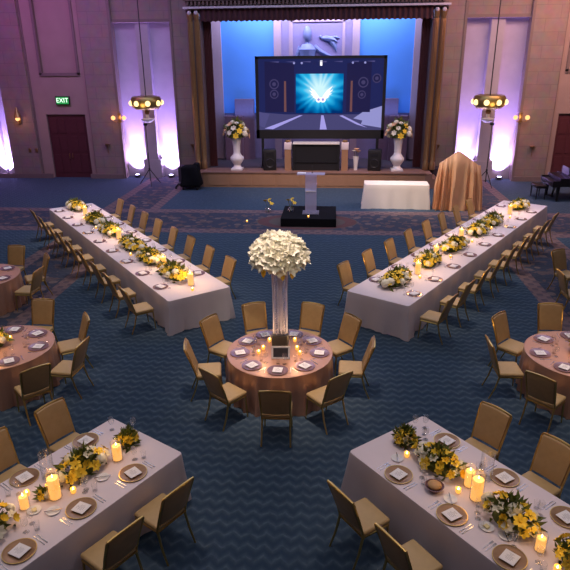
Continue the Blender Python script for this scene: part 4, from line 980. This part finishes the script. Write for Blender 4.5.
# exit sign
cu = bpy.data.curves.new('exit_text', 'FONT'); cu.body = 'EXIT'; cu.size = .30; cu.align_x = 'CENTER'; cu.align_y = 'CENTER'; cu.extrude = .004
to = bpy.data.objects.new('tmp_text', cu); COL.objects.link(to); bpy.context.view_layer.update()
dg = bpy.context.evaluated_depsgraph_get(); tme = bpy.data.meshes.new_from_object(to.evaluated_get(dg)); tme.name = 'exit_letters'
tme.materials.clear(); tme.materials.append(M['exitw']); bpy.data.objects.remove(to)
thing('exit_sign', 'green lit EXIT sign on the wall above the left double door', 'sign', (-13.2, 29.03, 3.78), 0,
      [('housing', MB().rbox(-.35, .35, -.05, .06, -.2, .2, .02, 2).mesh('exit_housing', M['black'])), ('green_face', MB().box(-.31, .31, -.06, -.05, -.165, .165).mesh('exit_face', M['exitg'])),
       ('exit_letters', tme, (0, -.068, 0), (R(90), 0, 0))])
# floor uplights and their light
UP = [('housing', MB().lathe([(.12, 0), (.13, .13), (.11, .15)], 14).mesh('uplight_housing', M['black'])), ('lens', MB().lathe([(.10, .151), (.001, .16)], 14, cap=False).mesh('uplight_lens', M['lens'])),
      ('yoke', MB().tube([(-.15, 0, .16), (-.16, 0, .02), (.16, 0, .02), (.15, 0, .16)], .015, 6).mesh('uplight_yoke', M['black']))]
for x, en, lab in ((CX - 9.0, 1, 'in the left niche, left of the dark column'), (CX - 7.25, 1.15, 'in the left niche, right of the dark column'), (CX + 7.25, .9, 'in the right niche, behind the gold drape'),
                   (CX + 9.0, 1, 'in the right niche, right of the dark column'), (-16.75, 1.1, 'at the far left wall'), (-18.2, 1., 'at the far left wall beyond the photo edge')):
    if x < -18: pass
    else: thing('uplight', 'short black floor uplight glowing purple white ' + lab, 'light', (x, 29.25 if x > -15 else 29.0, 0), 0, UP, 'floor uplights')
    wy = 29.6 if x > -15 else 29.4
    light('SPOT', 'uplight_beam', (x, wy - .36, .20), 4200 * en, (.36, .24, 1.0), spot_size=R(34), spot_blend=.8, shadow_soft_size=.03, aim=(x, wy + .1, 4.2))
    light('SPOT', 'uplight_core', (x, wy - .36, .19), 1300 * en, (.58, .46, 1.0), spot_size=R(100), spot_blend=1, shadow_soft_size=.03, aim=(x, wy - .1, 1.1))

# ------------------------------------------------------------------ room lighting
PINK = (1, .77, .66)
for t, e in ((LT, 450), (RT, 450)):
    for a in (-3.6, 0, 3.6):
        p_ = t.at(a, 0, 10.5); light('SPOT', 'ceiling_spot', p_, e * 4, PINK, spot_size=R(26), spot_blend=.9, shadow_soft_size=.5, aim=t.at(a, 0, .7))
for c, e in ((C0, 2700), (CL, 1250), (CR, 1450), (CF, 500)):
    light('SPOT', 'ceiling_spot', (c[0], c[1] - 1, 10.5), e, PINK, spot_size=R(24), spot_blend=.9, shadow_soft_size=.5, aim=(c[0], c[1], .7))
for c in ((-3.1, 5.5), (1.6, 5.9)):
    light('SPOT', 'ceiling_spot', (c[0], c[1] + 1.5, 10.5), 720, PINK, spot_size=R(28), spot_blend=.9, shadow_soft_size=.5, aim=(c[0], c[1] + .2, .7))
light('SPOT', 'ceiling_spot', (-2.5, 20.5, 9.5), 3000, (1, .78, .58), spot_size=R(30), spot_blend=.9, shadow_soft_size=.4, aim=(3.7, 23.4, .9))
light('SPOT', 'ceiling_spot', (2.5, 17.5, 10.5), 2000, (1, .84, .72), spot_size=R(17), spot_blend=.8, shadow_soft_size=.3, aim=(2.7, 23.4, .9))  # extra spot, added to brighten the white side table
light('SPOT', 'ceiling_spot', (-.7, 16, 10.5), 1500, (.75, .7, 1), spot_size=R(40), spot_blend=1, shadow_soft_size=.4, aim=(-.8, 23.5, .2))
light('SPOT', 'ceiling_spot', (CX, 19.5, 10.5), 3000, (1, .66, .46), spot_size=R(48), spot_blend=1, shadow_soft_size=.4, aim=(CX, 27.5, 1))
light('SPOT', 'bouquet_fill_spot', (1.2, 1.0, 9.5), 900, (1, .86, .66), spot_size=R(14), spot_blend=1, shadow_soft_size=.3, aim=(-.86, 9.3, 2.3))  # added spot from the camera side, brightens the bouquet and its table
light('AREA', 'ambient_wash', (-1, 12, 10.8), 780, (.86, .86, 1.0), shape='RECTANGLE', size=26, size_y=22)
light('AREA', 'stage_blue_wash', (CX, 22.5, 10.6), 820, (.48, .58, 1.0), shape='RECTANGLE', size=24, size_y=5)
light('AREA', 'backdrop_wash', (CX, 29.6, 8.6), 1150, (.60, .66, 1.0), shape='RECTANGLE', size=8.5, size_y=.6, aim=(CX, 31.2, 4.5))
light('AREA', 'wall_purple_wash', (-14, 24, 9.5), 240, (.66, .18, .85), shape='RECTANGLE', size=9, size_y=2, aim=(-14, 29.6, 5))
light('AREA', 'backdrop_low_wash', (CX, 30.2, 3.0), 70, (.15, .35, 1.0), shape='RECTANGLE', size=9, size_y=.4, aim=(CX, 31.2, 5.0))
light('AREA', 'wall_warm_wash', (10.5, 24, 9.5), 620, (1.0, .52, .40), shape='RECTANGLE', size=9, size_y=2, aim=(10, 29.6, 4.5))
wd_ = bpy.data.worlds.new('room_dark'); scene.world = wd_; wd_.use_nodes = True
wd_.node_tree.nodes['Background'].inputs[0].default_value = (.02, .02, .04, 1); wd_.node_tree.nodes['Background'].inputs[1].default_value = .3

# ------------------------------------------------------------------ camera
cam = bpy.data.cameras.new('camera'); co = bpy.data.objects.new('camera', cam); COL.objects.link(co)
cam.sensor_width = 36; cam.lens = 36 * 586.54 / 570; cam.clip_end = 200
TH, RO, PHI = .36807, .00887, R(4.7)
co.location = (0, 0, 5.5893)
co.rotation_euler = (Matrix.Rotation(PHI, 3, 'Z') @ Matrix.Rotation(PI / 2 - TH, 3, 'X') @ Matrix.Rotation(-RO, 3, 'Z')).to_euler()
scene.camera = co
scene.view_settings.view_transform = 'Standard'
scene.view_settings.look = 'None'
scene.view_settings.exposure = 0.08
dupl = [l for l, v in LABELS.items() if len(v) > 1]
bad = [l for l in LABELS if not 4 <= len(l.replace(',', ' ').split()) <= 16]
if dupl or bad: print('LABELCHECK', dupl[:8], bad[:8])
